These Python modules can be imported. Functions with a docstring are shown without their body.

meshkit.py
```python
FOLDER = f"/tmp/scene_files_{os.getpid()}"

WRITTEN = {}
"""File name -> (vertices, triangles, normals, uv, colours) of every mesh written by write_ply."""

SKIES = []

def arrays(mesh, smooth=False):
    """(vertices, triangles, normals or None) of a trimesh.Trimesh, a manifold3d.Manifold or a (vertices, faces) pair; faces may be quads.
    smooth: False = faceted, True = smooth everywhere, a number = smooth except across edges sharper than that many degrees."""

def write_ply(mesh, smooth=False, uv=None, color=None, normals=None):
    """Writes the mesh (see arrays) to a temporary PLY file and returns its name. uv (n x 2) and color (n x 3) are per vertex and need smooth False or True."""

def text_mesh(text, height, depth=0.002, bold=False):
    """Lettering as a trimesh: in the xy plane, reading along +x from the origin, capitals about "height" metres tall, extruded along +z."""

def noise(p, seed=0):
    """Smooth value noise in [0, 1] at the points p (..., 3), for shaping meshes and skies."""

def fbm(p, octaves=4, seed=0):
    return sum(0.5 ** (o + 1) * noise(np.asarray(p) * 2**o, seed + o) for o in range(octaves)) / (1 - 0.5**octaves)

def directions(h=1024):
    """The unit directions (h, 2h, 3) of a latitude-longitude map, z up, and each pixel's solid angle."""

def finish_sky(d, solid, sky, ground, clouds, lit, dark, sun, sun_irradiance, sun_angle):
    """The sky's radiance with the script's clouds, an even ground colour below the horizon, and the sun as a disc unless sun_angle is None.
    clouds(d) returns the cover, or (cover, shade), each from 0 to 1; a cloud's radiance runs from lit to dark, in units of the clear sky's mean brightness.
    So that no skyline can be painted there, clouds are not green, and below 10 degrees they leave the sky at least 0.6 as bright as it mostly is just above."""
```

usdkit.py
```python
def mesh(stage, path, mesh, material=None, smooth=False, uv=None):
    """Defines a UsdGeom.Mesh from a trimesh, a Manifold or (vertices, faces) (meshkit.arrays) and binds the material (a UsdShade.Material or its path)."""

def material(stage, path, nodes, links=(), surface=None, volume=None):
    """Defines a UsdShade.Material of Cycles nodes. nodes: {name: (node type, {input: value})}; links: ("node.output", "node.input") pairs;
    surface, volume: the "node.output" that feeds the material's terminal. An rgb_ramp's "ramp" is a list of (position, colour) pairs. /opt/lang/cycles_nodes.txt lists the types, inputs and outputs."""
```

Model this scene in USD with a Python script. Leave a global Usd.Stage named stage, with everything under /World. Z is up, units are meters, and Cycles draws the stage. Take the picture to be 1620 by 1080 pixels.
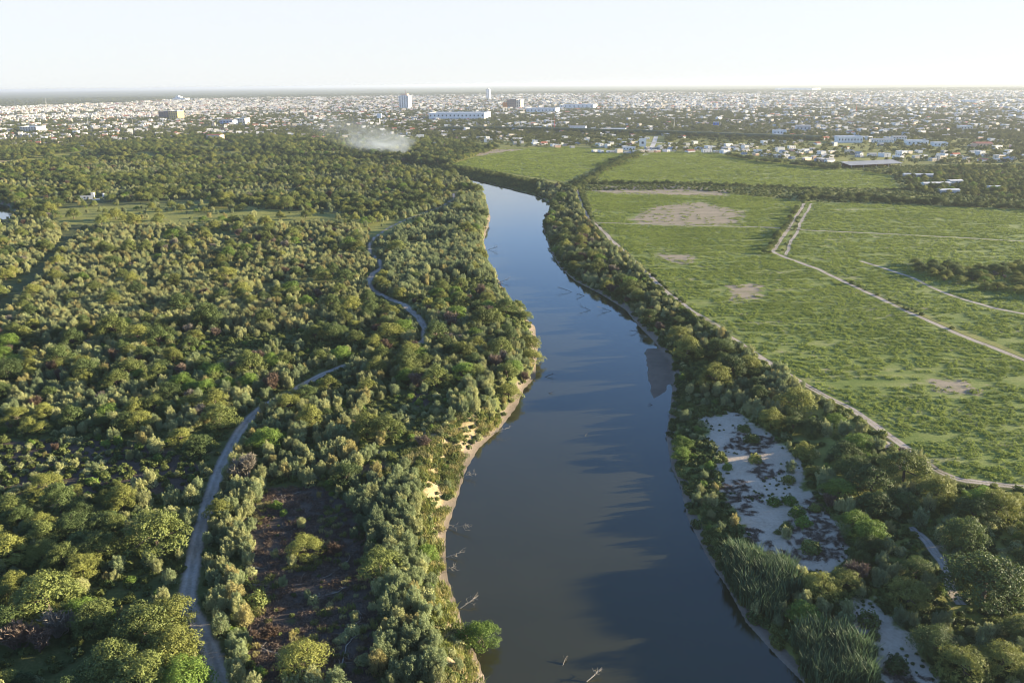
import math, random, numpy as np, trimesh, shapely, usdkit, meshkit
from scipy.spatial import cKDTree
from pxr import Usd, UsdGeom, UsdLux, UsdShade, Gf, Sdf, Vt

stage = Usd.Stage.CreateInMemory()
UsdGeom.SetStageUpAxis(stage, 'Z')
UsdGeom.SetStageMetersPerUnit(stage, 1.0)
stage.DefinePrim('/World', 'Xform')
stage.DefinePrim('/World/Looks', 'Scope')
LK = '/World/Looks/'
rng = np.random.default_rng(11)

# ------------------------------------------------------------------ camera, sky, sun, exposure
CAM_H, FPX, PITCH, ROLL = 90.0, 1271.0, math.radians(17.75), math.radians(0.66)
fw = np.array([0, math.cos(PITCH), -math.sin(PITCH)])
r0 = np.array([1.0, 0, 0]); u0 = np.cross(r0, fw)
rt = r0 * math.cos(ROLL) - u0 * math.sin(ROLL)
up = u0 * math.cos(ROLL) + r0 * math.sin(ROLL)
cam = UsdGeom.Camera.Define(stage, '/World/camera')
cam.CreateFocalLengthAttr(28.0)
cam.CreateHorizontalApertureAttr(28.0 * 1620 / FPX)
cam.CreateVerticalApertureAttr(28.0 * 1080 / FPX)
cam.CreateClippingRangeAttr((1.0, 200000.0))
cam.CreateExposureAttr(2.18)
cam.AddTransformOp().Set(Gf.Matrix4d(*[float(v) for row in (list(rt) + [0], list(up) + [0], list(-fw) + [0], [0, 0, CAM_H, 1]) for v in row]))

SUN_EL, SUN_AZ = math.radians(9.2), math.radians(80.0)      # azimuth from +y (the view) towards +x
sun_dir = np.array([math.sin(SUN_AZ) * math.cos(SUN_EL), math.cos(SUN_AZ) * math.cos(SUN_EL), math.sin(SUN_EL)])
usdkit.material(stage, LK + 'sky_air', {
    's': ('sky_texture', {'sky_type': 'single_scattering', 'sun_disc': False, 'sun_elevation': SUN_EL, 'sun_rotation': SUN_AZ,
                          'altitude': 200.0, 'air_density': 0.65, 'aerosol_density': 0.4, 'ozone_density': 2.8}),
    # a white veil of haze that thins out upwards, the same all round the horizon
    't': ('texture_coordinate', {}), 'x': ('separate_xyz', {}), 'f': ('rgb_ramp', {'ramp': [(0.0, (.95, .95, .95)), (0.09, (.92, .92, .92)), (0.13, (.70, .70, .70)), (0.18, (.22, .22, .22)), (0.25, (.04, .04, .04)), (0.36, (0, 0, 0))]}),
    'm': ('mix_color', {'b': (2.08, 2.11, 2.12), 'use_clamp': True}),
    'b': ('background_shader', {'strength': 0.098})},
    [('t.generated', 'x.vector'), ('x.z', 'f.fac'), ('f.color', 'm.fac'), ('s.color', 'm.a'), ('m.result', 'b.color')], surface='b.background')
sky = UsdLux.DomeLight.Define(stage, '/World/sky')
UsdShade.MaterialBindingAPI.Apply(sky.GetPrim()).Bind(UsdShade.Material.Get(stage, LK + 'sky_air'))
sky.GetPrim().SetCustomDataByKey('kind', 'structure')
sun = UsdLux.DistantLight.Define(stage, '/World/sun')
sun.CreateNormalizeAttr(True); sun.CreateIntensityAttr(1.25); sun.CreateAngleAttr(0.55); sun.CreateColorAttr(Gf.Vec3f(1.0, 0.85, 0.58))
zax = sun_dir; xax = np.cross([0, 0, 1], zax); xax /= np.linalg.norm(xax); yax = np.cross(zax, xax)
sun.AddTransformOp().Set(Gf.Matrix4d(*[float(v) for row in (list(xax) + [0], list(yax) + [0], list(zax) + [0], [0, 0, 0, 1]) for v in row]))

# ------------------------------------------------------------------ from the photograph's pixels to the ground
WATER = -5.0
def G(px, py, z=0.0):
    px, py, z = np.broadcast_arrays(np.asarray(px, float), np.asarray(py, float), np.asarray(z, float))
    d = fw + rt * ((px - 810) / FPX)[..., None] - up * ((py - 540) / FPX)[..., None]
    t = (z - CAM_H) / d[..., 2]
    return np.stack([d[..., 0] * t, d[..., 1] * t], -1)
def proj(p):
    p = np.asarray(p, float) - [0, 0, CAM_H]
    w = np.maximum(p @ fw, 1e-3)
    return np.stack([810 + FPX * (p @ rt) / w, 540 - FPX * (p @ up) / w, p @ fw], -1)
def gp(pts, z=0.0):
    a = np.array(pts, float)
    return G(a[:, 0], a[:, 1], z)
def fbm(p, s, o=3, seed=0):
    p = np.asarray(p, float)
    q = np.column_stack([p[:, 0] / s, p[:, 1] / s, np.full(len(p), seed * 7.31)])
    return meshkit.fbm(q, o, seed)
def sm(x): x = np.clip(x, 0, 1); return x * x * (3 - 2 * x)

LEFT = [(770,1080),(757,1040),(742,1008),(733,985),(712,920),(705,870),(708,840),(724,790),(738,745),(757,710),(790,680),(818,645),(830,615),(848,598),(850,570),(852,545),(846,515),(822,493),(806,470),(791,445),(776,420),(769,400),(766,380),(772,362),(776,345),(772,325),(764,305),(744,291),(700,277),(640,266),(560,260),(450,257),(300,255),(150,257),(0,265),(-140,282)]
RIGHT = [(1270,1080),(1230,1040),(1180,985),(1150,930),(1120,885),(1087,820),(1076,770),(1062,740),(1053,690),(1061,640),(1064,610),(1058,570),(1035,540),(1010,515),(990,490),(950,465),(910,445),(887,425),(872,400),(863,375),(858,355),(868,335),(871,322),(850,310),(800,297),(745,284),(690,270),(640,259),(560,253),(450,250),(300,248),(150,249),(0,256),(-140,270)]
Lw, Rw = gp(LEFT, WATER), gp(RIGHT, WATER)
Lw = np.vstack([[[-45, -900], [-22, -150]], Lw, [[-1500, 700]]])
Rw = np.vstack([[[35, -900], [52, -150]], Rw, [[-1500, 830]]])
river_poly = shapely.Polygon(np.vstack([Lw, Rw[::-1]])).buffer(0)
POND = gp([(-200,320),(-10,321),(14,326),(22,337),(12,352),(-10,358),(-190,372)], WATER)
pond_poly = shapely.Polygon(POND).buffer(0)
Ll, Rl = shapely.LineString(Lw), shapely.LineString(Rw)
TRACK = [(913,300),(920,325),(932,347),(955,366),(968,380),(1000,410),(1050,457),(1090,490),(1130,512),(1165,540),(1200,563),(1250,595),(1300,624),(1345,645),(1390,676),(1440,713),(1485,745),(1520,760),(1620,772),(1760,782)]
TRK = gp(TRACK); TRKL = shapely.LineString(TRK)
BEYOND = shapely.Polygon(np.vstack([TRK, [[3000, 60], [3000, 9000], [TRK[0, 0], 9000]]])).buffer(0)
RIGHTLAND = shapely.Polygon(np.vstack([Rw, [[-1500, 9000], [9000, 9000], [9000, -900]]])).buffer(0)
def bank(p):
    """signed distance to the water, and whether the near shore is the shaded bank"""
    pts = shapely.points(p[:, 0], p[:, 1])
    dl, dr = shapely.distance(pts, Ll), shapely.distance(pts, Rl)
    dp = shapely.distance(pts, pond_poly.exterior)
    ins = shapely.contains_xy(river_poly, p[:, 0], p[:, 1]); insp = shapely.contains_xy(pond_poly, p[:, 0], p[:, 1])
    d = np.minimum(np.minimum(dl, dr), dp)
    side = (dr < dl) & (dr < dp)
    return np.where(ins | insp, -d, d), side
def height(p):
    p = np.asarray(p, float).reshape(-1, 2)
    z = np.zeros(len(p))
    near = np.hypot(p[:, 0], p[:, 1]) < 2200
    q = p[near]
    d, side = bank(q)
    n = fbm(q, 9.0, 3, 3) - 0.5
    dd = d + n * np.clip(d, 0, 6) * 1.3
    hl = -5 + 5 * sm(dd / 8.5) + 0.5 * n * sm(dd / 6)
    h0 = np.interp(dd, [0, 3, 6, 12, 20, 28, 60], [-5, -4.3, -3.5, -2.7, -1.9, -0.1, 0.0])
    dt = shapely.distance(shapely.points(q[:, 0], q[:, 1]), TRKL); tt = np.where(shapely.contains_xy(BEYOND, q[:, 0], q[:, 1]), 1.0, np.clip(d, 0, None) / np.maximum(np.clip(d, 0, None) + dt - 2.0, .1))
    h1 = np.interp(tt + .06 * n * sm(d / 10) * (1 - sm((tt - .8) * 6)), [0, .06, .15, .40, .72, .92, .98], [-5, -4.3, -3.5, -2.6, -2.0, -.15, 0.0]); wk = np.clip((TRK[0, 1] - q[:, 1]) / 40, 0, 1)
    hr = h0 * (1 - wk) + h1 * wk
    h = np.where(side, hr, hl)
    h = np.where(d < 0, -5 - np.clip(-d * 0.4, 0, 1.5), h)
    # a low dry rim under the bank trees and gentle rolls of the flood plain
    h = h + np.where(side, 0, 0.8 * (fbm(q, 40.0, 2, 8) - 0.5)) * sm((d - 9) / 15)
    z[near] = h
    r = np.hypot(p[:, 0], p[:, 1])
    far = r > 5500
    z[far] = 30 * (fbm(p[far], 4000.0, 3, 5) - 0.42) * sm((r[far] - 5500) / 6000)
    return z
def at(px, py, lift=0.0):
    """the ground point seen at a pixel, or the one under a point lift metres above the ground that is seen there"""
    px, py = np.atleast_1d(np.asarray(px, float)), np.atleast_1d(np.asarray(py, float))
    z = np.zeros(len(px))
    for _ in range(5):
        q = G(px, py, z + lift)
        z = 0.5 * z + 0.5 * height(q)
    q = G(px, py, z + lift)
    return np.column_stack([q, height(q)])
def pl(pts):
    a = np.array(pts, float); return at(a[:, 0], a[:, 1])[:, :2]

# ------------------------------------------------------------------ scene helpers
used = {}
def numbered(name):
    k = used.get(name, -1) + 1; used[name] = k
    return name if k == 0 else f'{name}_{k:03d}'
def tag(prim, label=None, cat=None, group=None, kind=None):
    for k, v in (('label', label), ('category', cat), ('group', group), ('kind', kind)):
        if v: prim.SetCustomDataByKey(k, v)
    return prim
def put(x, loc, rot=0.0, s=(1, 1, 1)):
    xf = UsdGeom.Xformable(x)
    xf.AddTranslateOp().Set(Gf.Vec3d(*[float(v) for v in loc]))
    xf.AddRotateZOp().Set(float(rot))
    if tuple(s) != (1, 1, 1): xf.AddScaleOp().Set(Gf.Vec3f(*[float(v) for v in s]))
def thing(name, label, cat, loc=(0, 0, 0), rot=0.0, s=(1, 1, 1), group=None, kind=None, ref=None):
    x = UsdGeom.Xform.Define(stage, '/World/' + numbered(name))
    if ref:
        x.GetPrim().GetReferences().AddInternalReference(ref); x.GetPrim().SetInstanceable(True)
    put(x, loc, rot, s)
    return tag(x.GetPrim(), label, cat, group, kind)
def part(parent, name, mesh, mat, smooth=False, label=None):
    base = str(parent.GetPath()) + '/' + name; path = base; k = 0
    while stage.GetPrimAtPath(path): k += 1; path = f'{base}_{k:03d}'
    m = usdkit.mesh(stage, path, mesh, LK + mat, smooth)
    if label: m.GetPrim().SetCustomDataByKey('label', label)
    return m.GetPrim()
def top(name, mesh, mat, label, cat=None, kind=None, smooth=False, loc=None):
    m = usdkit.mesh(stage, '/World/' + numbered(name), mesh, LK + mat, smooth)
    if loc is not None: put(m, loc)
    return tag(m.GetPrim(), label, cat, None, kind)
def klass(name): return stage.CreateClassPrim('/World/' + name)
def instancer(name, label, cat, refs, pos, rot, scl, idx, group=None):
    """uncountable growth: one PointInstancer"""
    if len(pos) == 0: return None
    pi = UsdGeom.PointInstancer.Define(stage, '/World/' + numbered(name))
    for k, r in enumerate(refs):
        x = UsdGeom.Xform.Define(stage, pi.GetPath().AppendChild(f'kind_{k:03d}'))
        x.GetPrim().GetReferences().AddInternalReference(r)
        pi.GetPrototypesRel().AddTarget(x.GetPath())
    pi.CreatePositionsAttr(Vt.Vec3fArray.FromNumpy(np.asarray(pos, np.float32)))
    a = np.radians(np.asarray(rot, float)) / 2
    q = np.column_stack([np.zeros_like(a), np.zeros_like(a), np.sin(a), np.cos(a)]).astype(np.float16)
    pi.CreateOrientationsAttr(Vt.QuathArray.FromNumpy(q))
    s = np.asarray(scl, np.float32); s = np.repeat(s[:, None], 3, 1) if s.ndim == 1 else s
    pi.CreateScalesAttr(Vt.Vec3fArray.FromNumpy(np.ascontiguousarray(s)))
    pi.CreateProtoIndicesAttr(Vt.IntArray.FromNumpy(np.asarray(idx, np.int32)))
    return tag(pi.GetPrim(), label, cat, group, 'stuff')

# ------------------------------------------------------------------ materials
def foliage(name, c1, c2, trans=0.3, rough=0.6):
    usdkit.material(stage, LK + name, {
        'g': ('geometry', {}), 'o': ('object_info', {}),
        'mp': ('mapping', {'scale': (0.03, 0.03, 0.03)}), 'n': ('noise_texture', {'scale': 1.0, 'detail': 2.0}),
        'ra': ('math', {'math_type': 'multiply_add', 'value2': 0.45}), 'rb': ('math', {'math_type': 'multiply_add', 'value2': 0.45}),
        'rc': ('math', {'math_type': 'multiply', 'value2': 0.9}),
        'c': ('rgb_ramp', {'ramp': [(0.15, c1), (0.9, c2)]}),
        'p': ('principled_bsdf', {'roughness': rough, 'specular_ior_level': 0.25}), 't': ('translucent_bsdf', {}),
        'm': ('mix_closure', {'fac': trans})},
        [('g.position', 'mp.vector'), ('mp.vector', 'n.vector'), ('n.fac', 'rc.value1'), ('g.random_per_island', 'ra.value1'), ('rc.value', 'ra.value3'),
         ('o.random', 'rb.value1'), ('ra.value', 'rb.value3'), ('rb.value', 'c.fac'), ('c.color', 'p.base_color'), ('c.color', 't.color'),
         ('p.BSDF', 'm.closure1'), ('t.BSDF', 'm.closure2')], surface='m.closure')
def plain(name, c, rough=0.7, var=0.25, scale=0.6, spec=0.3, metal=0.0):
    c = np.array(c)
    usdkit.material(stage, LK + name, {
        'g': ('geometry', {}), 'n': ('noise_texture', {'scale': scale, 'detail': 4.0, 'roughness': 0.6}),
        'c': ('rgb_ramp', {'ramp': [(0.3, tuple(c * (1 - var))), (0.7, tuple(np.minimum(c * (1 + var), 0.85)))]}),
        'p': ('principled_bsdf', {'roughness': rough, 'specular_ior_level': spec, 'metallic': metal})},
        [('g.position', 'n.vector'), ('n.fac', 'c.fac'), ('c.color', 'p.base_color')], surface='p.BSDF')

FOL = dict(olive=((0.046, 0.064, 0.018), (0.142, 0.165, 0.044)), yellow=((0.068, 0.084, 0.020), (0.200, 0.208, 0.050)), bright=((0.050, 0.085, 0.014), (0.140, 0.205, 0.036)),
           dark=((0.030, 0.050, 0.016), (0.085, 0.115, 0.034)), pale=((0.130, 0.148, 0.060), (0.320, 0.325, 0.145)), bluish=((0.080, 0.108, 0.052), (0.210, 0.245, 0.115)),
           straw=((0.125, 0.118, 0.045), (0.300, 0.265, 0.105)))
for k, (a, b) in FOL.items(): foliage(k + '_leaf', tuple(np.array(a) * 1.15), tuple(np.array(b) * 1.3))
foliage('cane_leaf', (0.040, 0.075, 0.036), (0.105, 0.155, 0.070))
foliage('crop_leaf', (0.104, 0.150, 0.022), (0.270, 0.322, 0.064))
foliage('weed_leaf', (0.050, 0.075, 0.018), (0.130, 0.150, 0.036))
foliage('town_leaf', (0.055, 0.078, 0.026), (0.165, 0.180, 0.055))
foliage('brown_twig', (0.085, 0.060, 0.045), (0.205, 0.150, 0.110), 0.1)
foliage('rust_twig', (0.085, 0.056, 0.038), (0.175, 0.118, 0.078), 0.1)
foliage('grey_twig', (0.115, 0.100, 0.080), (0.270, 0.235, 0.180), 0.1)
plain('bark', (0.085, 0.065, 0.048), 0.85, 0.35, 3.0)
plain('driftwood', (0.30, 0.26, 0.21), 0.8, 0.3, 3.0)
plain('wet_wood', (0.06, 0.05, 0.04), 0.6, 0.3, 3.0)
for k, c in dict(white=(0.64, 0.62, 0.58), cream=(0.56, 0.48, 0.37), peach=(0.58, 0.38, 0.26), grey=(0.40, 0.39, 0.38), blue=(0.26, 0.33, 0.45), ochre=(0.55, 0.38, 0.13), pink=(0.55, 0.36, 0.34), brown=(0.17, 0.115, 0.095),
                 concrete=(0.45, 0.43, 0.40), metal_roof=(0.26, 0.265, 0.275), red_roof=(0.33, 0.12, 0.075), white_roof=(0.60, 0.585, 0.56), dark_roof=(0.16, 0.16, 0.17), bright_blue=(0.035, 0.13, 0.42), orange=(0.50, 0.20, 0.06), red=(0.45, 0.05, 0.04), steel=(0.42, 0.43, 0.45)).items():
    plain(k + '_paint' if 'roof' not in k else k, c, 0.75, 0.12, 0.15)
plain('window_dark', (0.05, 0.055, 0.065), 0.15, 0.1, 1.0, 0.6)

# the ground: one material whose masks are read from the sheet
def mask_nodes(names):
    nd, ln = {}, []
    for k in names:
        nd['a_' + k] = ('attribute', {'attribute': k})
        nd['s_' + k] = ('math', {'math_type': 'multiply_add', 'value2': 0.42})
        nd['m_' + k] = ('map_range', {'range_type': 'smoothstep', 'from_min': 0.60, 'from_max': 0.82, 'clamp': True})
        if k in ('bare', 'meadow', 'dry', 'burnt', 'town'): nd['s_' + k] = ('math', {'math_type': 'multiply_add', 'value2': 2.8}); nd['m_' + k] = ('map_range', {'range_type': 'smoothstep', 'from_min': 1.72, 'from_max': 2.1, 'clamp': True})
        if k == 'sand': nd['s_' + k] = ('math', {'math_type': 'multiply_add', 'value2': 2.2}); nd['m_' + k] = ('map_range', {'range_type': 'smoothstep', 'from_min': 1.45, 'from_max': 1.72, 'clamp': True})
        ln += [(('n1.fac' if k in ('bare', 'meadow', 'dry', 'burnt', 'town', 'sand') else 'edge.fac'), f's_{k}.value1'), (f'a_{k}.fac', f's_{k}.value3'), (f's_{k}.value', f'm_{k}.value')]
    return nd, ln
MASKS = ['field', 'dry', 'burnt', 'sand', 'mud', 'path', 'bare', 'town', 'meadow']
nd, ln = mask_nodes(MASKS)
nd.update({
    'g': ('geometry', {}), 'edge': ('noise_texture', {'scale': 0.9, 'detail': 4.0, 'roughness': 0.6}),
    'n1': ('noise_texture', {'scale': 0.12, 'detail': 6.0, 'roughness': 0.65}), 'n2': ('noise_texture', {'scale': 1.7, 'detail': 4.0, 'roughness': 0.7}),
    'n3': ('noise_texture', {'scale': 0.018, 'detail': 5.0, 'roughness': 0.6}),
    'base': ('rgb_ramp', {'ramp': [(0.30, (0.055, 0.068, 0.020)), (0.48, (0.080, 0.092, 0.026)), (0.60, (0.115, 0.115, 0.040)), (0.75, (0.160, 0.135, 0.075))]}),
    'field_c': ('rgb_ramp', {'ramp': [(0.34, (0.068, 0.104, 0.019)), (0.46, (0.116, 0.158, 0.031)), (0.55, (0.188, 0.212, 0.058)), (0.65, (0.31, 0.265, 0.17))]}),
    'dry_c': ('rgb_ramp', {'ramp': [(0.3, (0.170, 0.140, 0.060)), (0.5, (0.270, 0.210, 0.120)), (0.68, (0.400, 0.310, 0.205))]}),
    'burnt_c': ('rgb_ramp', {'ramp': [(0.3, (0.036, 0.029, 0.024)), (0.52, (0.080, 0.062, 0.048)), (0.68, (0.150, 0.115, 0.082))]}),
    'sand_c': ('rgb_ramp', {'ramp': [(0.28, (0.27, 0.21, 0.15)), (0.42, (0.43, 0.34, 0.25)), (0.65, (0.55, 0.445, 0.34))]}),
    'mud_c': ('rgb_ramp', {'ramp': [(0.3, (0.10, 0.085, 0.068)), (0.7, (0.21, 0.165, 0.125))]}),
    'path_c': ('rgb_ramp', {'ramp': [(0.32, (0.20, 0.175, 0.145)), (0.5, (0.34, 0.295, 0.25)), (0.68, (0.44, 0.385, 0.33))]}),
    'bare_c': ('rgb_ramp', {'ramp': [(0.34, (0.115, 0.135, 0.040)), (0.48, (0.25, 0.205, 0.145)), (0.7, (0.34, 0.28, 0.21))]}),
    'town_c': ('rgb_ramp', {'ramp': [(0.36, (0.050, 0.062, 0.024)), (0.50, (0.080, 0.085, 0.040)), (0.58, (0.20, 0.18, 0.15)), (0.72, (0.42, 0.39, 0.35))]}),
    'meadow_c': ('rgb_ramp', {'ramp': [(0.3, (0.135, 0.150, 0.032)), (0.7, (0.250, 0.240, 0.066))]}),
    'stm': ('mapping', {'scale': (0.022, 0.14, 1.0), 'rotation': (0, 0, 0.06)}), 'stn': ('noise_texture', {'scale': 1.0, 'detail': 5.0, 'roughness': 0.65}), 'mixf': ('mix_float', {'fac': 0.5}),
    'mixn': ('mix_float', {'fac': 0.5}), 'mixt': ('mix_float', {'fac': 0.65}),
    'bp': ('bump', {'strength': 0.5, 'distance': 0.25}),
    'p': ('principled_bsdf', {'roughness': 0.9, 'specular_ior_level': 0.15})})
ln += [('g.position', 'edge.vector'), ('g.position', 'n1.vector'), ('g.position', 'n2.vector'), ('g.position', 'n3.vector'), ('n1.fac', 'mixn.a'), ('n2.fac', 'mixn.b'),
       ('n3.fac', 'mixt.a'), ('n1.fac', 'mixt.b'), ('n2.fac', 'bp.height'), ('bp.normal', 'p.normal'), ('mixn.result', 'base.fac'), ('g.position', 'stm.vector'), ('stm.vector', 'stn.vector'), ('mixn.result', 'mixf.a'), ('stn.fac', 'mixf.b')]
prev = 'base.color'
for k in ['town', 'meadow', 'field', 'bare', 'dry', 'burnt', 'mud', 'sand', 'path']:
    nd['x_' + k] = ('mix_color', {})
    ln += [({'town': 'mixt', 'field': 'mixf', 'bare': 'mixf'}.get(k, 'mixn') + '.result', f'{k}_c.fac'), (f'm_{k}.result', f'x_{k}.fac'), (prev, f'x_{k}.a'), (f'{k}_c.color', f'x_{k}.b')]
    prev = f'x_{k}.result'
# wheel ruts: the path's tone follows the distance to its middle
nd['ruts'] = ('rgb_ramp', {'ramp': [(0.0, (.62, .60, .55)), (0.55, (.72, .70, .64)), (0.70, (1.08, 1.06, 1.04)), (0.80, (1.1, 1.1, 1.1)), (0.92, (.84, .83, .80)), (1.0, (.78, .78, .74))]}); nd['rutm'] = ('mix_color', {'blend_type': 'multiply', 'fac': 1.0, 'use_clamp': False})
ln = [x for x in ln if x != ('path_c.color', 'x_path.b')] + [('a_path.fac', 'ruts.fac'), ('path_c.color', 'rutm.a'), ('ruts.color', 'rutm.b'), ('rutm.result', 'x_path.b')]
ln += [(prev, 'p.base_color')]
usdkit.material(stage, LK + 'ground_soil', nd, ln, surface='p.BSDF')
usdkit.material(stage, LK + 'river_water', {
    'g': ('geometry', {}), 'm1': ('mapping', {'scale': (0.55, 1.3, 1.0)}), 'n': ('noise_texture', {'scale': 1.0, 'detail': 4.0, 'roughness': 0.6}),
    'm2': ('mapping', {'scale': (0.02, 0.03, 1.0)}), 'n2': ('noise_texture', {'scale': 1.0, 'detail': 3.0}),
    'c': ('rgb_ramp', {'ramp': [(0.3, (0.026, 0.0265, 0.0125)), (0.7, (0.035, 0.034, 0.0165))]}),
    'r': ('map_range', {'from_min': 0.35, 'from_max': 0.65, 'to_min': 0.02, 'to_max': 0.06, 'clamp': True}),
    'b': ('bump', {'strength': 0.12, 'distance': 0.04}), 'p': ('principled_bsdf', {'ior': 1.333, 'specular_ior_level': 0.95})},
    [('g.position', 'm1.vector'), ('m1.vector', 'n.vector'), ('g.position', 'm2.vector'), ('m2.vector', 'n2.vector'), ('n2.fac', 'c.fac'), ('n2.fac', 'r.value'), ('c.color', 'p.base_color'),
     ('r.result', 'p.roughness'), ('n.fac', 'b.height'), ('b.normal', 'p.normal')], surface='p.BSDF')

# ------------------------------------------------------------------ lines and areas on the ground, read off the photograph
PATH_A = [(352,1088),(345,1060),(330,1020),(312,985),(298,960),(297,935),(305,890),(316,840),(332,785),(348,740),(362,712),(380,680),(398,658),(420,640),(450,625),(480,608),(510,592),(545,578),(600,568),(650,553),(672,538),(673,520),(660,500),(640,482),(610,470),(588,458),(582,447),(590,432),(604,424)]
PATH_B = [(604,424),(600,412),(588,402),(583,390),(592,376),(612,362),(640,348),(672,336),(700,326),(716,316),(718,306)]
MID1 = [(1272,322),(1258,345),(1240,372),(1222,398),(1240,406),(1300,428),(1370,462),(1440,495),(1520,530),(1600,562),(1720,606)]
MID2 = [(1284,322),(1270,345),(1262,365),(1248,388),(1244,404)]
CROSS = [(935,352),(1000,354),(1100,357),(1220,360),(1262,364),(1380,369),(1500,375),(1640,383)]
SIDE = [(1362,413),(1400,425),(1440,438),(1490,462),(1530,475),(1570,487),(1640,500)]
SANDPATH = [(1440,833),(1465,855),(1488,888),(1497,905),(1505,935),(1520,957)]
lines = {'path': [(PATH_A, 1.6), (PATH_B, 1.15)], 'strip': [([(122,358),(90,398),(50,440),(0,490),(-60,550)], 3.2)], 'track': [(TRACK, 1.15), (MID1, 1.05), (MID2, .8), (CROSS, .9), (SIDE, 1.0), (SANDPATH, 0.9)]}
ARE = dict(
    field=[[(925,302),(1090,300),(1270,318),(1255,360),(1236,398),(1330,442),(1440,495),(1540,540),(1620,572),(1800,640),(1800,772),(1620,768),(1510,756),(1440,708),(1390,672),(1300,620),(1200,559),(1090,486),(1005,410),(970,378),(938,345)],
           [(1276,319),(1620,331),(1800,336),(1800,620),(1620,560),(1450,492),(1240,402),(1260,360)],
           [(945,276),(1010,241),(1140,240),(1260,258),(1410,276),(1425,299),(1270,297),(1080,288),(950,290)],
           [(715,262),(790,236),(905,232),(1000,243),(930,272),(893,288)]],
    bare=[[(935,296),(1060,293),(1150,300),(1150,311),(1040,308),(940,305)], [(1000,345),(1035,326),(1110,320),(1180,335),(1165,355),(1080,358),(1010,356)], [(1040,400),(1100,405),(1090,418),(1045,410)],
          [(1150,452),(1200,448),(1205,470),(1160,475)], [(1470,600),(1530,603),(1560,628),(1480,618)], [(1700,640),(1760,640),(1760,660),(1700,660)], [(780,236),(830,236),(760,247),(745,245)]],
    burnt=[[(392,800),(430,772),(500,768),(548,788),(575,835),(592,890),(600,950),(612,1010),(600,1090),(420,1090),(395,1040),(385,985),(388,930),(396,870)],
           [(0,700),(120,690),(250,705),(320,735),(310,772),(180,790),(60,775),(0,790)], [(450,720),(560,722),(640,735),(630,762),(520,765),(450,750)], [(640,585),(700,580),(690,640),(650,640)]],
    sand=[[(1108,660),(1165,652),(1222,690),(1258,722),(1276,760),(1300,800),(1335,835),(1345,880),(1318,905),(1250,905),(1190,868),(1150,800),(1136,750),(1150,725),(1120,700)],
          [(1345,948),(1378,945),(1400,970),(1450,1005),(1470,1050),(1485,1090),(1400,1090),(1372,1052),(1390,1030),(1340,990)], [(1395,700),(1440,712),(1460,735),(1420,740)]],
    meadow=[[(90,330),(330,318),(420,330),(640,345),(700,330),(690,345),(600,375),(420,372),(250,365),(80,352)], [(585,352),(640,330),(690,322),(660,345),(600,372)]],
    dry=[[(690,660),(760,655),(800,668),(760,720),(738,770),(722,830),(715,900),(735,970),(765,1030),(772,1090),(720,1090),(700,1000),(680,900),(675,800),(650,720)]])
POLY = {k: [shapely.Polygon(pl(p)).buffer(0) for p in v] for k, v in ARE.items()}
LINE = {k: [(shapely.LineString(pl(p)), w) for p, w in v] for k, v in lines.items()}
SPIT = shapely.Polygon(gp([(1021,556),(1026,550),(1045,551),(1062,565),(1075,580),(1075,610),(1066,606),(1058,604),(1052,618),(1040,626),(1036,634),(1031,622),(1027,600)], WATER + 0.15)).buffer(0)
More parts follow.
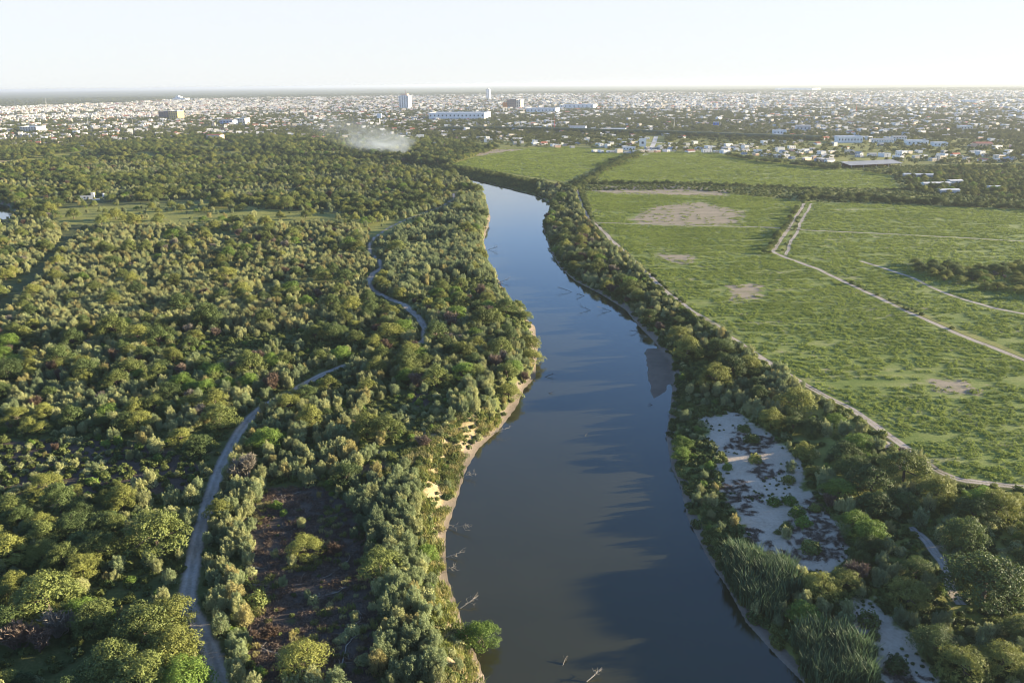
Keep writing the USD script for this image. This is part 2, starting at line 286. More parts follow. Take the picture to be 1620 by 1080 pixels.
def sdist(polys, pts):
    out = np.full(len(pts), -1e3)
    for g in polys:
        d = shapely.distance(pts, g.exterior); i = shapely.contains(g, pts) if False else shapely.contains_xy(g, shapely.get_x(pts), shapely.get_y(pts))
        out = np.maximum(out, np.where(i, d, -d))
    return out
def ldist(key, pts):
    out = np.full(len(pts), -1e3)
    for g, w in LINE[key]: out = np.maximum(out, w - shapely.distance(pts, g))
    return out

# ------------------------------------------------------------------ the ground sheet, out to the horizon
rr = [0.0, 12, 25, 40, 52, 62]
while rr[-1] < 1500: rr.append(rr[-1] * 1.0065)
while rr[-1] < 60000: rr.append(rr[-1] * 1.022)
rr = np.array(rr)
th = np.concatenate([np.arange(-180, -90, 5.0), np.arange(-90, -44, 1.5), np.arange(-44, 44, 0.32), np.arange(44, 90, 1.5), np.arange(90, 180, 5.0)])
th = np.radians(th)
nr, nt = len(rr), len(th)
RR, TT = np.meshgrid(rr, th, indexing='ij')
gxy = np.column_stack([(RR * np.sin(TT)).ravel(), (RR * np.cos(TT)).ravel()])
gz = height(gxy)
gpts = shapely.points(gxy[:, 0], gxy[:, 1])
gr = np.hypot(gxy[:, 0], gxy[:, 1])
nearm = gr < 2200
def ramp(d, soft): return np.clip(0.5 + d / soft, 0, 1)
def masked(fn, soft):
    out = np.zeros(len(gxy)); soft = soft if np.ndim(soft) == 0 else soft[nearm]
    out[nearm] = ramp(fn(gpts[nearm]), soft); return out
soft = np.clip(gr * 0.006, 1.2, 8)
M = {k: masked(lambda p, k=k: sdist(POLY[k], p), soft * (3.0 if k in ('bare', 'burnt', 'meadow', 'dry') else 6.0 if k == 'sand' else 1.6)) for k in ARE}
right_m = np.zeros(len(gxy), bool); right_m[nearm] = shapely.contains_xy(RIGHTLAND, gxy[nearm, 0], gxy[nearm, 1])
M['meadow'] = np.where(right_m & (gr < 1500), np.maximum(M['meadow'], masked(lambda p: 0 * shapely.get_x(p), 1.0) * 0 + 1.0), M['meadow'])
M['path'] = masked(lambda p: ldist('path', p), np.maximum(soft, 3.2))
bd, bside = np.full(len(gxy), 999.0), np.zeros(len(gxy), bool)
bd[nearm], bside[nearm] = bank(gxy[nearm])
inspit = np.zeros(len(gxy), bool); inspit[nearm] = shapely.contains_xy(SPIT, gxy[nearm, 0], gxy[nearm, 1])
dsp = np.full(len(gxy), 99.0); dsp[nearm] = shapely.distance(gpts[nearm], SPIT.exterior)
sds = np.where(inspit, dsp, -dsp) + (fbm(gxy, 2.5, 2, 71) - .5) * 1.6
gz = np.where(sds > -7, np.maximum(gz, WATER + np.clip(sds * .09, -.6, .28)), gz)
inspit = inspit | ((sds > -.5) & (dsp < 3))
M['mud'] = np.maximum(np.clip(1.1 - np.abs(bd - 1.0) / np.where(bside, 2.2, 3.0), 0, 1), inspit * 1.0)
gpr = proj(np.column_stack([gxy, gz]))
M['town'] = np.where(gr > 1150, sm((258 - np.interp(gpr[:, 0], [0, 300, 520, 760, 900, 1100, 1620], [250, 228, 226, 215, 232, 250, 270]) + 0 - (gpr[:, 1] - 0) + np.interp(gpr[:, 0], [0, 300, 520, 760, 900, 1100, 1620], [250, 228, 226, 215, 232, 250, 270]) - 250) / 8), 0)
M['town'] = np.where((gr > 1100) & (gpr[:, 1] < np.interp(gpr[:, 0], [0, 300, 520, 760, 900, 1100, 1620], [236, 220, 212, 214, 228, 244, 262])), 1.0, 0.0) * np.clip(1.1 - np.maximum(gr - 5000, 0) / 4000, 0.0, 1)
ii, jj = np.meshgrid(np.arange(nr - 1), np.arange(nt), indexing='ij'); j2 = (jj + 1) % nt
A, B, C, D = ii * nt + jj, (ii + 1) * nt + jj, (ii + 1) * nt + j2, ii * nt + j2
quads = np.stack([A.ravel(), D.ravel(), C.ravel(), B.ravel()], 1)
quads = quads[:, ::-1] if False else quads
F3 = np.vstack([quads[:, [0, 1, 2]], quads[:, [0, 2, 3]]])
GV = np.column_stack([gxy, gz])
nz = np.cross(GV[F3[:, 1]] - GV[F3[:, 0]], GV[F3[:, 2]] - GV[F3[:, 0]])[:, 2]
F3[nz < 0] = F3[nz < 0][:, ::-1]
F3 = F3[np.abs(nz) > 1e-9]
fm = {k: v[F3].mean(1) for k, v in M.items()}
owner = np.zeros(len(F3), int)
names = ['ground', 'grass_clearing', 'crop_field', 'burnt_ground', 'river_bank', 'mud_spit', 'sand_bar', 'dirt_path', 'field_track']
owner[(fm['meadow'] > 0.5) & ~right_m[F3].any(1)] = 1; owner[fm['field'] > 0.5] = 2; owner[fm['burnt'] > 0.5] = 3
owner[bd[F3].mean(1) < 6] = 4
owner[inspit[F3].any(1)] = 5
owner[fm['sand'] > 0.5] = 6
pp = np.zeros(len(gxy)); pp[nearm] = ramp(ldist('path', gpts[nearm]), soft[nearm])
owner[pp[F3].mean(1) > 0.5] = 7
GLAB = {'ground': 'flat green and brown flood plain reaching to the horizon', 'grass_clearing': 'open yellow green grass clearing dotted with dark trees', 'crop_field': 'flat bright green crop fields beside the wooded river bank',
        'burnt_ground': 'dark charred ground of the bare clearings among the trees', 'river_bank': 'bare muddy and sandy banks along the waterline', 'mud_spit': 'small grey mud spit reaching into the river',
        'sand_bar': 'pale sand bars in shade between the bushes', 'dirt_path': 'pale winding dirt path through the forest', 'field_track': 'pale dirt tracks along and between the green fields'}
for k, nm in enumerate(names):
    f = F3[owner == k]
    if not len(f): continue
    idx, inv = np.unique(f, return_inverse=True)
    v, f2 = GV[idx], inv.reshape(-1, 3)
    m = usdkit.mesh(stage, '/World/' + numbered(nm), (v, f2), LK + 'ground_soil', True)
    for q in MASKS:
        UsdGeom.PrimvarsAPI(m).CreatePrimvar(q, Sdf.ValueTypeNames.FloatArray, 'vertex').Set(Vt.FloatArray.FromNumpy(M[q][idx].astype(np.float32)))
    tag(m.GetPrim(), GLAB[nm], None, None, 'structure')

TL = ['pale dirt track between the wooded bank and the field', 'double wheel track running through the middle of the fields', 'short second track beside the middle one', 'straight bare track crossing between the fields', 'faint track leading to the bushy island', 'narrow sandy footpath between the bushes below the field corner']
for (g, w), lab in zip(LINE['track'], TL):
    s = np.arange(0, g.length, 1.6); c = np.array([g.interpolate(x).coords[0] for x in s])
    t = np.gradient(c, axis=0); t /= np.linalg.norm(t, axis=1, keepdims=True); n = np.column_stack([-t[:, 1], t[:, 0]])
    c = c + n * ((fbm(c, 12.0, 2, 61) - .5) * 1.6)[:, None]; k = np.linspace(-1.7, 1.7, 9) * w
    v = (c[:, None] + n[:, None] * k[None, :, None]).reshape(-1, 2); z = height(v) + .07
    wd = .8 + .9 * fbm(c, 25.0, 2, 62)
    prof = np.exp(-((np.abs(k)[None] - .50 * w) / (.62 * w * wd[:, None])) ** 2); prof[:, [0, -1]] = 0
    i, j = np.meshgrid(np.arange(len(c) - 1), np.arange(8), indexing='ij'); a = (i * 9 + j).ravel()
    f = np.vstack([np.column_stack([a, a + 9, a + 10]), np.column_stack([a, a + 10, a + 1])])
    nz_ = np.cross(np.column_stack([v, z])[f[:, 1]] - np.column_stack([v, z])[f[:, 0]], np.column_stack([v, z])[f[:, 2]] - np.column_stack([v, z])[f[:, 0]])[:, 2]; f[nz_ < 0] = f[nz_ < 0][:, ::-1]
    m = usdkit.mesh(stage, '/World/' + numbered('field_track'), (np.column_stack([v, z]), f), LK + 'ground_soil', True)
    vp = shapely.points(v[:, 0], v[:, 1])
    for q in MASKS:
        val = (prof * (.30 + 1.05 * fbm(c, 16.0, 3, 63))[:, None]).ravel() if q == 'path' else ramp(sdist(POLY['field'], vp), 3.0) if q == 'field' else np.zeros(len(v))
        UsdGeom.PrimvarsAPI(m).CreatePrimvar(q, Sdf.ValueTypeNames.FloatArray, 'vertex').Set(Vt.FloatArray.FromNumpy(np.asarray(val, np.float32)))
    tag(m.GetPrim(), lab, None, None, 'structure')

def sheet(poly, z, step):
    """a flat sheet with the outline of a polygon"""
    v, f = trimesh.creation.triangulate_polygon(poly, engine='earcut')
    return np.column_stack([v, np.full(len(v), z)]), f
def up_faces(vf):
    v, f = vf; f = np.array(f); nzz = np.cross(v[f[:, 1]] - v[f[:, 0]], v[f[:, 2]] - v[f[:, 0]])[:, 2]; f[nzz < 0] = f[nzz < 0][:, ::-1]; return v, f
top('river', up_faces(sheet(river_poly.buffer(3.0), WATER, 10)), 'river_water', 'calm blue green river winding between wooded banks', None, 'structure')
top('river_bend', up_faces(sheet(pond_poly.buffer(3.0), WATER, 10)), 'river_water', 'pale glimpse of the river at the forest edge', None, 'structure')

# ------------------------------------------------------------------ plants
def unit(n, r):
    v = r.normal(size=(n, 3)); return v / np.linalg.norm(v, axis=1, keepdims=True)
def leaf_quads(P, N, L, Wd, r, axis=None):
    """a bent diamond of two triangles at every point"""
    n = len(P); N = N / np.maximum(np.linalg.norm(N, axis=1, keepdims=True), 1e-9)
    a = unit(n, r) if axis is None else axis + 0.35 * unit(n, r)
    a = a - N * (a * N).sum(1, keepdims=True); a /= np.maximum(np.linalg.norm(a, axis=1, keepdims=True), 1e-9)
    b = np.cross(N, a); L = np.broadcast_to(L, n)[:, None]; Wd = np.broadcast_to(Wd, n)[:, None]
    V = np.stack([P - a * L / 2, P + b * Wd / 2 + N * L * 0.08, P + a * L / 2, P - b * Wd / 2 + N * L * 0.08], 1).reshape(-1, 3)
    k = np.arange(n)[:, None] * 4
    return V, np.vstack([k + [0, 1, 2], k + [0, 2, 3]])
def join(parts):
    V, Fc, o = [], [], 0
    for v, f in parts: V.append(v); Fc.append(np.asarray(f) + o); o += len(v)
    return np.vstack(V), np.vstack(Fc)
def tube(pts, rad, n=5):
    pts = np.asarray(pts, float); rad = np.broadcast_to(rad, len(pts)); V = []
    for i in range(len(pts)):
        t = pts[min(i + 1, len(pts) - 1)] - pts[max(i - 1, 0)]; t /= max(np.linalg.norm(t), 1e-9)
        a = np.cross(t, [0.31, 0.9, 0.27]); a /= np.linalg.norm(a); b = np.cross(t, a)
        ang = np.arange(n) * 2 * np.pi / n
        V.append(pts[i] + rad[i] * (np.cos(ang)[:, None] * a + np.sin(ang)[:, None] * b))
    Fc = []
    for i in range(len(pts) - 1):
        for j in range(n):
            q = (j + 1) % n; Fc += [[i * n + j, i * n + q, (i + 1) * n + q], [i * n + j, (i + 1) * n + q, (i + 1) * n + j]]
    for j in range(1, n - 1): Fc += [[0, j + 1, j], [(len(pts) - 1) * n, (len(pts) - 1) * n + j, (len(pts) - 1) * n + j + 1]]
    return np.vstack(V), np.array(Fc)
def bend(p0, p1, r, k=0.12):
    p0, p1 = np.asarray(p0, float), np.asarray(p1, float); L = np.linalg.norm(p1 - p0)
    return [p0, p0 * .6 + p1 * .4 + r.normal(size=3) * L * k, p1]

def broad_crown(seed, R=4.0, H=6.0, nl=13, leaves=2300, size=0.5, flat=0.75, rag=0.35, skirt=0):
    """a spreading crown of unequal lobes made of leaf sprays; returns (trunk, crown)"""
    r = np.random.default_rng(seed)
    cs, rs = [], []
    for k in range(nl):
        a = 2.4 * k + r.uniform(-.5, .5); q = math.sqrt((k + .3) / nl) * r.uniform(.75, 1.05) * .78
        lr = R * r.uniform(.15, .36) * (1.15 - .35 * q)
        z = H * (.96 - .55 * q * q) - lr * flat + r.uniform(-.20, .05) * H
        cs.append([R * q * math.cos(a), R * q * math.sin(a), max(z, .75 * lr)]); rs.append(lr)
    for k in range(skirt):
        a = 6.283 * (k + r.uniform(-.3, .3)) / skirt; lr = R * r.uniform(.16, .32); q = r.uniform(.55, .92)
        cs.append([R * q * math.cos(a), R * q * math.sin(a), H * r.uniform(.24, .36)]); rs.append(lr)
    nl += skirt
    cs, rs = np.array(cs), np.array(rs)
    w = rs ** 2 / (rs ** 2).sum(); pick = r.choice(nl, leaves, p=w)
    d = unit(leaves, r); d[:, 2] = np.where(d[:, 2] < -.35, -d[:, 2], d[:, 2])
    bump = meshkit.fbm(d * 2.3 + pick[:, None] * 5.1, 2, seed % 50)
    rad = rs[pick] * (0.70 + rag * (bump - .3) * 1.6 + r.uniform(-.10, .10, leaves))
    P = cs[pick] + d * rad[:, None] * [1, 1, flat]
    keep = (meshkit.noise(P * 1.3, seed % 31) > .27) & (P[:, 2] > .25)
    P, d = P[keep], d[keep]
    N = d + 0.75 * unit(len(P), r) + [0, 0, .25]
    crown = leaf_quads(P, N, size * r.uniform(.6, 1.35, len(P)), size * r.uniform(.45, .8, len(P)), r)
    tr = [tube(bend((0, 0, -.3), (0, 0, H * .38), r, .05), [R * .065, R * .055, R * .045])]
    for k in r.permutation(nl)[:6]: tr.append(tube(bend((0, 0, H * .33), cs[k] + [0, 0, rs[k] * .3], r), [R * .04, R * .028, R * .008], 4))
    return join(tr), crown
def spire_crown(seed, n=16, H=4.2, R=1.6, leaves=3000, size=0.23):
    """a clump of upright saplings: ragged brush heads at different heights over dim lower foliage"""
    r = np.random.default_rng(seed); tr, cr = [], []
    for k in range(n):
        a = 2.4 * k + r.uniform(-.5, .5); q = math.sqrt((k + .4) / n) * R * r.uniform(.7, .95); h = H * r.uniform(.62, 1.06) * (1 - .38 * (q / R) ** 1.5)
        b = np.array([q * .5 * math.cos(a), q * .5 * math.sin(a), 0]); t = np.array([q * 1.1 * math.cos(a) + r.normal(0, .12), q * 1.1 * math.sin(a) + r.normal(0, .12), h])
        tr.append(tube([b - [0, 0, .2], b * .5 + t * .5, t * .95], [.05, .035, .012], 4))
        m = leaves // n; lo = r.uniform(.30, .50); u = r.uniform(0, 1, m); s = lo + (1.0 - lo) * u; hr = r.uniform(.30, .52)
        rad = hr * np.sin(np.pi * np.clip(.10 + .90 * u, 0, 1) ** .85) ** .7 * r.uniform(.35, 1.4, m)
        an = r.uniform(0, 6.28, m); o = np.column_stack([np.cos(an), np.sin(an), np.zeros(m)])
        P = b + (t - b) * s[:, None] + o * rad[:, None] + r.normal(0, .05, (m, 3))
        cr.append(leaf_quads(P, o + .8 * unit(m, r) + [0, 0, .25], size * r.uniform(.6, 1.5, m), size * .45 * r.uniform(.7, 1.3, m), r, np.array([0, 0, .7]) + .8 * o))
    d = unit(420, r); d[:, 2] = np.abs(d[:, 2]); cr.append(leaf_quads(d * [R * .9, R * .9, H * .40] * r.uniform(.6, 1, (420, 1)) + [0, 0, .1], d + .8 * unit(420, r), size * 1.3, size * .6, r))
    return join(tr), join(cr)
def dome_crown(seed, R=1.5, H=1.7, leaves=650, size=0.32):
    r = np.random.default_rng(seed); d = unit(leaves, r); d[:, 2] = np.abs(d[:, 2])
    b = meshkit.fbm(d * 2.2 + seed, 2, seed % 40)
    P = d * (r.uniform(.68, 1.0, leaves) * (.62 + .75 * (b - .2)))[:, None] * [R, R, H] + [0, 0, .1]
    cr = leaf_quads(P, d + .8 * unit(leaves, r), size * r.uniform(.6, 1.4, leaves), size * r.uniform(.4, .75, leaves), r)
    tr = join([tube(bend((0, 0, -.2), unit(1, r)[0] * [R * .5, R * .5, 0] + [0, 0, H * .6], r), [.05, .035, .01], 4) for _ in range(4)])
    return tr, cr
def twig_crown(seed, R=2.6, H=3.4, twigs=760):
    """a leafless shrub: limbs that fork into a dome of fine twigs"""
    r = np.random.default_rng(seed); tr = []; tips = []
    for k in range(9):
        a = r.uniform(0, 6.28); e = r.uniform(.5, 1.4); d = np.array([math.cos(a) * math.cos(e), math.sin(a) * math.cos(e), math.sin(e)])
        t = d * [R * .7, R * .7, H * .75]; tips.append(t); tr.append(tube(bend((0, 0, -.2), t, r, .1), [.09, .06, .025], 4))
    tips = np.array(tips); P0 = tips[r.integers(0, 9, twigs)] * r.uniform(.35, 1.0, (twigs, 1))
    d = unit(twigs, r); d[:, 2] = np.abs(d[:, 2]) * .8; d += P0 / np.linalg.norm(P0, axis=1, keepdims=True) * .9; d /= np.linalg.norm(d, axis=1, keepdims=True)
    L = r.uniform(.5, 1.3, twigs) * R / 2.6
    fine = leaf_quads(P0 + d * L[:, None] / 2, np.cross(d, unit(twigs, r)), L, .11, r, d * 3)
    fine2 = leaf_quads(P0 + d * L[:, None] * .8, unit(twigs, r), L * .6, .08, r)
    return join(tr), join([fine, fine2])
def blades(seed, n=130, R=1.6, H=4.2, wd=0.09, lean=.28):
    r = np.random.default_rng(seed); V, Fc, o = [], [], 0
    for k in range(n):
        a = r.uniform(0, 6.28); q = math.sqrt(r.uniform(0, 1)) * R; h = H * r.uniform(.6, 1.05); b = r.uniform(0, 6.28); l = h * lean * r.uniform(.2, 1.4)
        p0 = np.array([q * math.cos(a), q * math.sin(a), 0.]); s = np.array([math.cos(b), math.sin(b), 0]); w = np.array([-s[1], s[0], 0]) * wd
        p1 = p0 + s * l * .25 + [0, 0, h * .6]; p2 = p0 + s * l + [0, 0, h * r.uniform(.82, 1.0)]
        V += [p0 - w * .5, p0 + w * .5, p1 - w, p1 + w, p2]; Fc += [[o, o + 1, o + 3], [o, o + 3, o + 2], [o + 2, o + 3, o + 4]]; o += 5
    return np.array(V), np.array(Fc)

def proto(cname, trunk, crown, mat, tmat='bark', tname='trunk', cn='crown'):
    c = klass(cname)
    if trunk is not None: part(c, tname, trunk, tmat)
    part(c, cn, crown, mat)
    return '/World/' + cname
PRO = {}
TONES = {'mesquite': ['olive', 'yellow', 'dark'], 'acacia': ['bright', 'dark', 'yellow'], 'willow': ['pale', 'bluish', 'straw'], 'shrub': ['olive', 'bright', 'pale'], 'bare': ['brown', 'grey', 'rust']}
for kind, tones in TONES.items():
    for v in range(3):
        sd = {'mesquite': 100, 'acacia': 200, 'willow': 300, 'shrub': 400, 'bare': 500}[kind] + v * 7
        if kind == 'mesquite': t, c = broad_crown(sd, 4.0, 6.0, 24 + v * 4, 7600, .27, .85, .7, 11)
        if kind == 'acacia': t, c = broad_crown(sd, 4.0, 5.6, 26 + v * 3, 7600, .25, .7, .8, 12)
        if kind == 'willow': t, c = spire_crown(sd, 13 + v * 4)
        if kind == 'shrub': t, c = dome_crown(sd)
        if kind == 'bare': t, c = twig_crown(sd)
        for tn in tones:
            PRO[kind, tn, v] = proto(f'{tn}_{kind}_class_{"abc"[v]}', t, c, tn + ('_twig' if kind == 'bare' else '_leaf'), tn + '_twig' if kind == 'bare' else 'bark', 'trunk' if kind != 'shrub' else 'stem', 'crown' if kind != 'bare' else 'twigs')
for v in range(3):
    t, c = broad_crown(900 + v, 4.0, 6.0, 9, 520, 1.0, .85, .4, 4)
    PRO['far', v] = proto(f'far_tree_class_{"abc"[v]}', None, c, 'town_leaf')
    PRO['grass', v] = proto(f'grass_class_{"abc"[v]}', None, blades(930 + v, 60, .9, 1.0, .05, .6), ['straw_leaf', 'yellow_leaf', 'weed_leaf'][v], cn='blades')
    PRO['weed', v] = proto(f'weed_class_{"abc"[v]}', None, dome_crown(940 + v, .9, .8, 170, .34)[1], ['weed_leaf', 'dark_leaf', 'olive_leaf'][v], cn='leaves')
    PRO['cane', v] = proto(f'cane_class_{"abc"[v]}', None, blades(950 + v, 150, 1.5, 4.4, .075, .34), 'cane_leaf', cn='stalks')
    r = np.random.default_rng(960 + v); ps = []
    for k in range(11):
        q = r.uniform(-1.7, 1.7, 2); s = r.uniform(.20, .62); P = unit(22, r) * [s, s, s * 1.15]; P[:, 2] = np.abs(P[:, 2]); ps.append(leaf_quads(P + [q[0], q[1], .02], unit(22, r) + [0, 0, .6], .32, .22, r))
    PRO['crop', v] = proto(f'crop_class_{"abc"[v]}', None, join(ps), 'crop_leaf', cn='leaves')
    r = np.random.default_rng(970 + v); d = unit(160, r); d[:, 2] *= .25
    PRO['litter', v] = proto(f'litter_class_{"abc"[v]}', None, leaf_quads(np.column_stack([r.normal(0, .9, 160), r.normal(0, .4, 160), r.uniform(.02, .22, 160)]), unit(160, r), r.uniform(.3, 1.1, 160), .05, r, d * 3), ['brown_twig', 'rust_twig', 'brown_twig'][v], cn='twigs')

# ---- zones of growth: (name, phrase, outline in pixels, density of big / willow / shrub, chances of big kinds)
Z = [
    ('path', None, None),
    ('burnt', 'inside the charred clearing', [(392,800),(430,772),(500,768),(548,788),(575,835),(592,890),(600,950),(600,1010),(590,1090),(420,1090),(395,1040),(385,985),(388,930),(396,870)], .03, .025, .12, (.4, .5, .1)),
    ('darkpatch', 'on the dark scrubby ground', [(0,695),(130,690),(260,705),(325,740),(300,780),(180,790),(60,780),(0,795)], .06, .07, .35, (.3, .1, .6)),
    ('row', 'between path and charred clearing', [(330,770),(365,745),(420,745),(400,860),(395,990),(380,1090),(350,1000),(335,940),(312,900)], .12, .50, .3, (.6, .4, 0)),
    ('bankedge', 'on the sunlit grassy bank edge', [(690,690),(745,660),(800,640),(800,690),(760,740),(735,800),(722,900),(745,990),(790,1090),(705,1090),(690,960),(668,850),(660,750)], .10, .12, .40, (.5, .5, 0)),
    ('bank', 'between charred clearing and river', [(560,780),(640,740),(700,760),(680,850),(695,960),(720,1090),(590,1090),(612,1000),(600,920),(580,850)], .14, .55, .3, (.6, .3, .1)),
    ('upperbank', 'on scrub above charred clearing', [(430,700),(560,690),(620,620),(760,600),(810,620),(760,690),(660,750),(560,780),(430,770)], .16, .28, .4, (.5, .35, .15)),
    ('corner', 'in the dense corner thicket', [(0,790),(200,790),(300,780),(285,880),(280,960),(320,1090),(0,1090)], .88, .15, .15, (.72, .22, .06)),
    ('bend', 'on the wooded river bend', [(640,470),(790,440),(860,480),(880,600),(800,640),(700,610),(640,560)], .50, .55, .25, (.6, .2, .2)),
    ('plantation', 'in the upper river willow stand', [(640,340),(790,300),(790,460),(640,470),(610,440),(620,390)], .10, .95, .1, (.6, .4, 0)),
    ('midthick', 'in the mixed mid path thicket', [(380,560),(660,480),(700,610),(620,650),(430,700),(350,760),(300,740),(320,620)], .50, .30, .35, (.54, .24, .22)),
    ('leftthick', 'in thicket beyond dark scrub', [(-300,530),(380,520),(330,620),(310,740),(250,700),(120,690),(-300,700)], .54, .24, .35, (.44, .34, .22)),
    ('willowplain', 'on the pale willow plain', [(-400,380),(200,360),(560,355),(600,400),(580,470),(480,520),(380,540),(-400,540)], .20, .66, .25, (.62, .14, .24)),
    ('meadow', 'on the open grass clearing', [(90,322),(330,316),(420,330),(640,345),(700,330),(690,345),(600,375),(420,374),(250,366),(80,356)], .10, .03, .03, (.8, .2, 0)),
    ('farwood', 'in the far forest before the town', [(-500,235),(330,222),(560,240),(700,262),(770,285),(780,345),(640,352),(330,330),(-500,380)], .72, .25, .05, (.8, .15, .05)),
    ('farleft', 'in the remaining forest across the plain', [(-3000,200),(860,200),(860,1300),(-3000,1300)], .55, .35, .15, (.65, .25, .1)),
]
ZR = [
    ('sandtop', 'on the pale shaded sand bar by the river', [(1108,660),(1165,652),(1222,690),(1258,722),(1276,760),(1300,800),(1335,835),(1345,880),(1318,905),(1250,905),(1190,868),(1150,800),(1136,750),(1150,725),(1120,700)], .0, .012, .015, (.2, .8, 0)),
    ('sandlow', 'on the lower sand bar beside the tall canes', [(1345,948),(1378,945),(1400,970),(1450,1005),(1470,1050),(1485,1090),(1400,1090),(1372,1052),(1390,1030),(1340,990)], .0, .02, .03, (.5, .5, 0)),
    ('sandedge', 'on shaded edge below sand bar', [(1050,640),(1110,660),(1150,730),(1135,760),(1150,800),(1190,868),(1260,905),(1345,960),(1385,1035),(1370,1090),(1285,1090),(1120,880),(1060,740)], .05, .12, .55, (.3, .7, 0)),
    ('upright', 'on wooded bank below green field', [(850,290),(915,300),(930,345),(1000,410),(1090,490),(1200,563),(1200,640),(1100,640),(1040,540),(930,450),(855,380)], .55, .42, .35, (.55, .28, .17)),
    ('behind', 'between sand bar and field track', [(1090,600),(1200,560),(1300,620),(1390,676),(1490,748),(1500,800),(1420,840),(1340,835),(1260,722),(1160,650),(1080,640)], .55, .40, .4, (.4, .42, .18)),
    ('farbank', 'in the wood between the river curve and town', [(-900,225),(60,235),(190,226),(330,214),(420,216),(560,216),(640,219),(720,225),(790,235),(715,263),(640,260),(450,252),(150,251),(-900,275)], .85, .1, .05, (.85, .12, .03)),
    ('lowright', 'in bushes below field corner', [(1330,840),(1500,760),(1700,780),(1700,1100),(1480,1100),(1440,1000),(1345,945)], .45, .42, .5, (.4, .5, .1)),
]
def zone_of(pxy, right):
    out = np.full(len(pxy), -1)
    for k, z in enumerate(ZR if right else Z):
        if z[2] is None: continue
        g = shapely.Polygon(z[2]).buffer(0); out[(out < 0) & shapely.contains_xy(g, pxy[:, 0], pxy[:, 1])] = k
    return out
def grid(x0, x1, y0, y1, s, r):
    a, b = np.meshgrid(np.arange(x0, x1, s), np.arange(y0, y1, s)); q = np.column_stack([a.ravel(), b.ravel()])
    return q + r.uniform(-.48, .48, q.shape) * s
fieldU = shapely.union_all(POLY['field'])
def clear_of(q, pad):
    pts = shapely.points(q[:, 0], q[:, 1])
    return (ldist('path', pts) < -pad) & (ldist('strip', pts) < -pad) & (ldist('track', pts) < -pad * .6)
TRACK0 = LINE['track'][0][0]
PLANTS = []      # kind, x, y, z, scale, scale z, zone index, right, rot, tone or None, label or None
def scatter(step, which, x0, x1, y0, y1, rmax, seed, rmin=0.0):
    r = np.random.default_rng(seed); q = grid(x0, x1, y0, y1, step, r)
    dist = np.hypot(q[:, 0], q[:, 1]); q = q[(dist < rmax) & (dist >= rmin)]
    q = q[np.abs(q[:, 0]) < q[:, 1] * .78 + 60]
    d, side = bank(q); pad = .9 if which != 'big' else 1.5
    keep = (d > (1.2 if which == 'shrub' else 2.2)) & clear_of(q, {'big': 2.0, 'willow': .7, 'shrub': .5}[which]) & ~shapely.contains_xy(fieldU.buffer(2.0), q[:, 0], q[:, 1])
    if which == 'big': keep &= shapely.distance(shapely.points(q[:, 0], q[:, 1]), TRACK0) > np.where(np.hypot(q[:, 0], q[:, 1]) < 420, 10.0, 13.0)
    q, d, side = q[keep], d[keep], side[keep]
    h = height(q); pr = proj(np.column_stack([q, h]))
    # everything beyond the river on the field's side
    right = shapely.contains_xy(RIGHTLAND, q[:, 0], q[:, 1])
    zi = np.where(right, zone_of(pr, True), zone_of(pr, False))
    n1 = fbm(q, 28.0 if which != 'big' else 45.0, 3, seed); u = r.uniform(size=len(q))
    for k in range(len(q)):
        if zi[k] < 0: continue
        z = (ZR if right[k] else Z)[zi[k]]; dn = z[3 + ('big', 'willow', 'shrub').index(which)]
        if which != 'shrub': dn = dn * np.clip(1 + (n1[k] - .5) * 6.0, .06, 1.7)
        if u[k] > dn: continue
        if which == 'big':
            c = r.uniform(); a = z[6]; kind = 'mesquite' if c < a[0] else 'acacia' if c < a[0] + a[1] else 'bare'
            s = (.55 + .55 * r.uniform() + .55 * r.uniform() ** 4) * (1.0 if kind != 'bare' else 1.25)
            if z[0] in ('burnt', 'darkpatch', 'bankedge', 'sandtop'): s *= .5
            if z[0] in ('farwood',): s *= .95
            if z[0] == 'corner': s *= .95
        else:
            kind = which; s = r.uniform(.55, 1.15)
            if kind == 'willow' and z[0] in ('burnt', 'darkpatch', 'bankedge'): s *= .62
            if kind == 'willow' and z[0] == 'plantation': s *= 1.18
        PLANTS.append([kind, q[k, 0], q[k, 1], h[k], s, s * r.uniform(.85, 1.15), zi[k], bool(right[k]), r.uniform(0, 360), None, None])

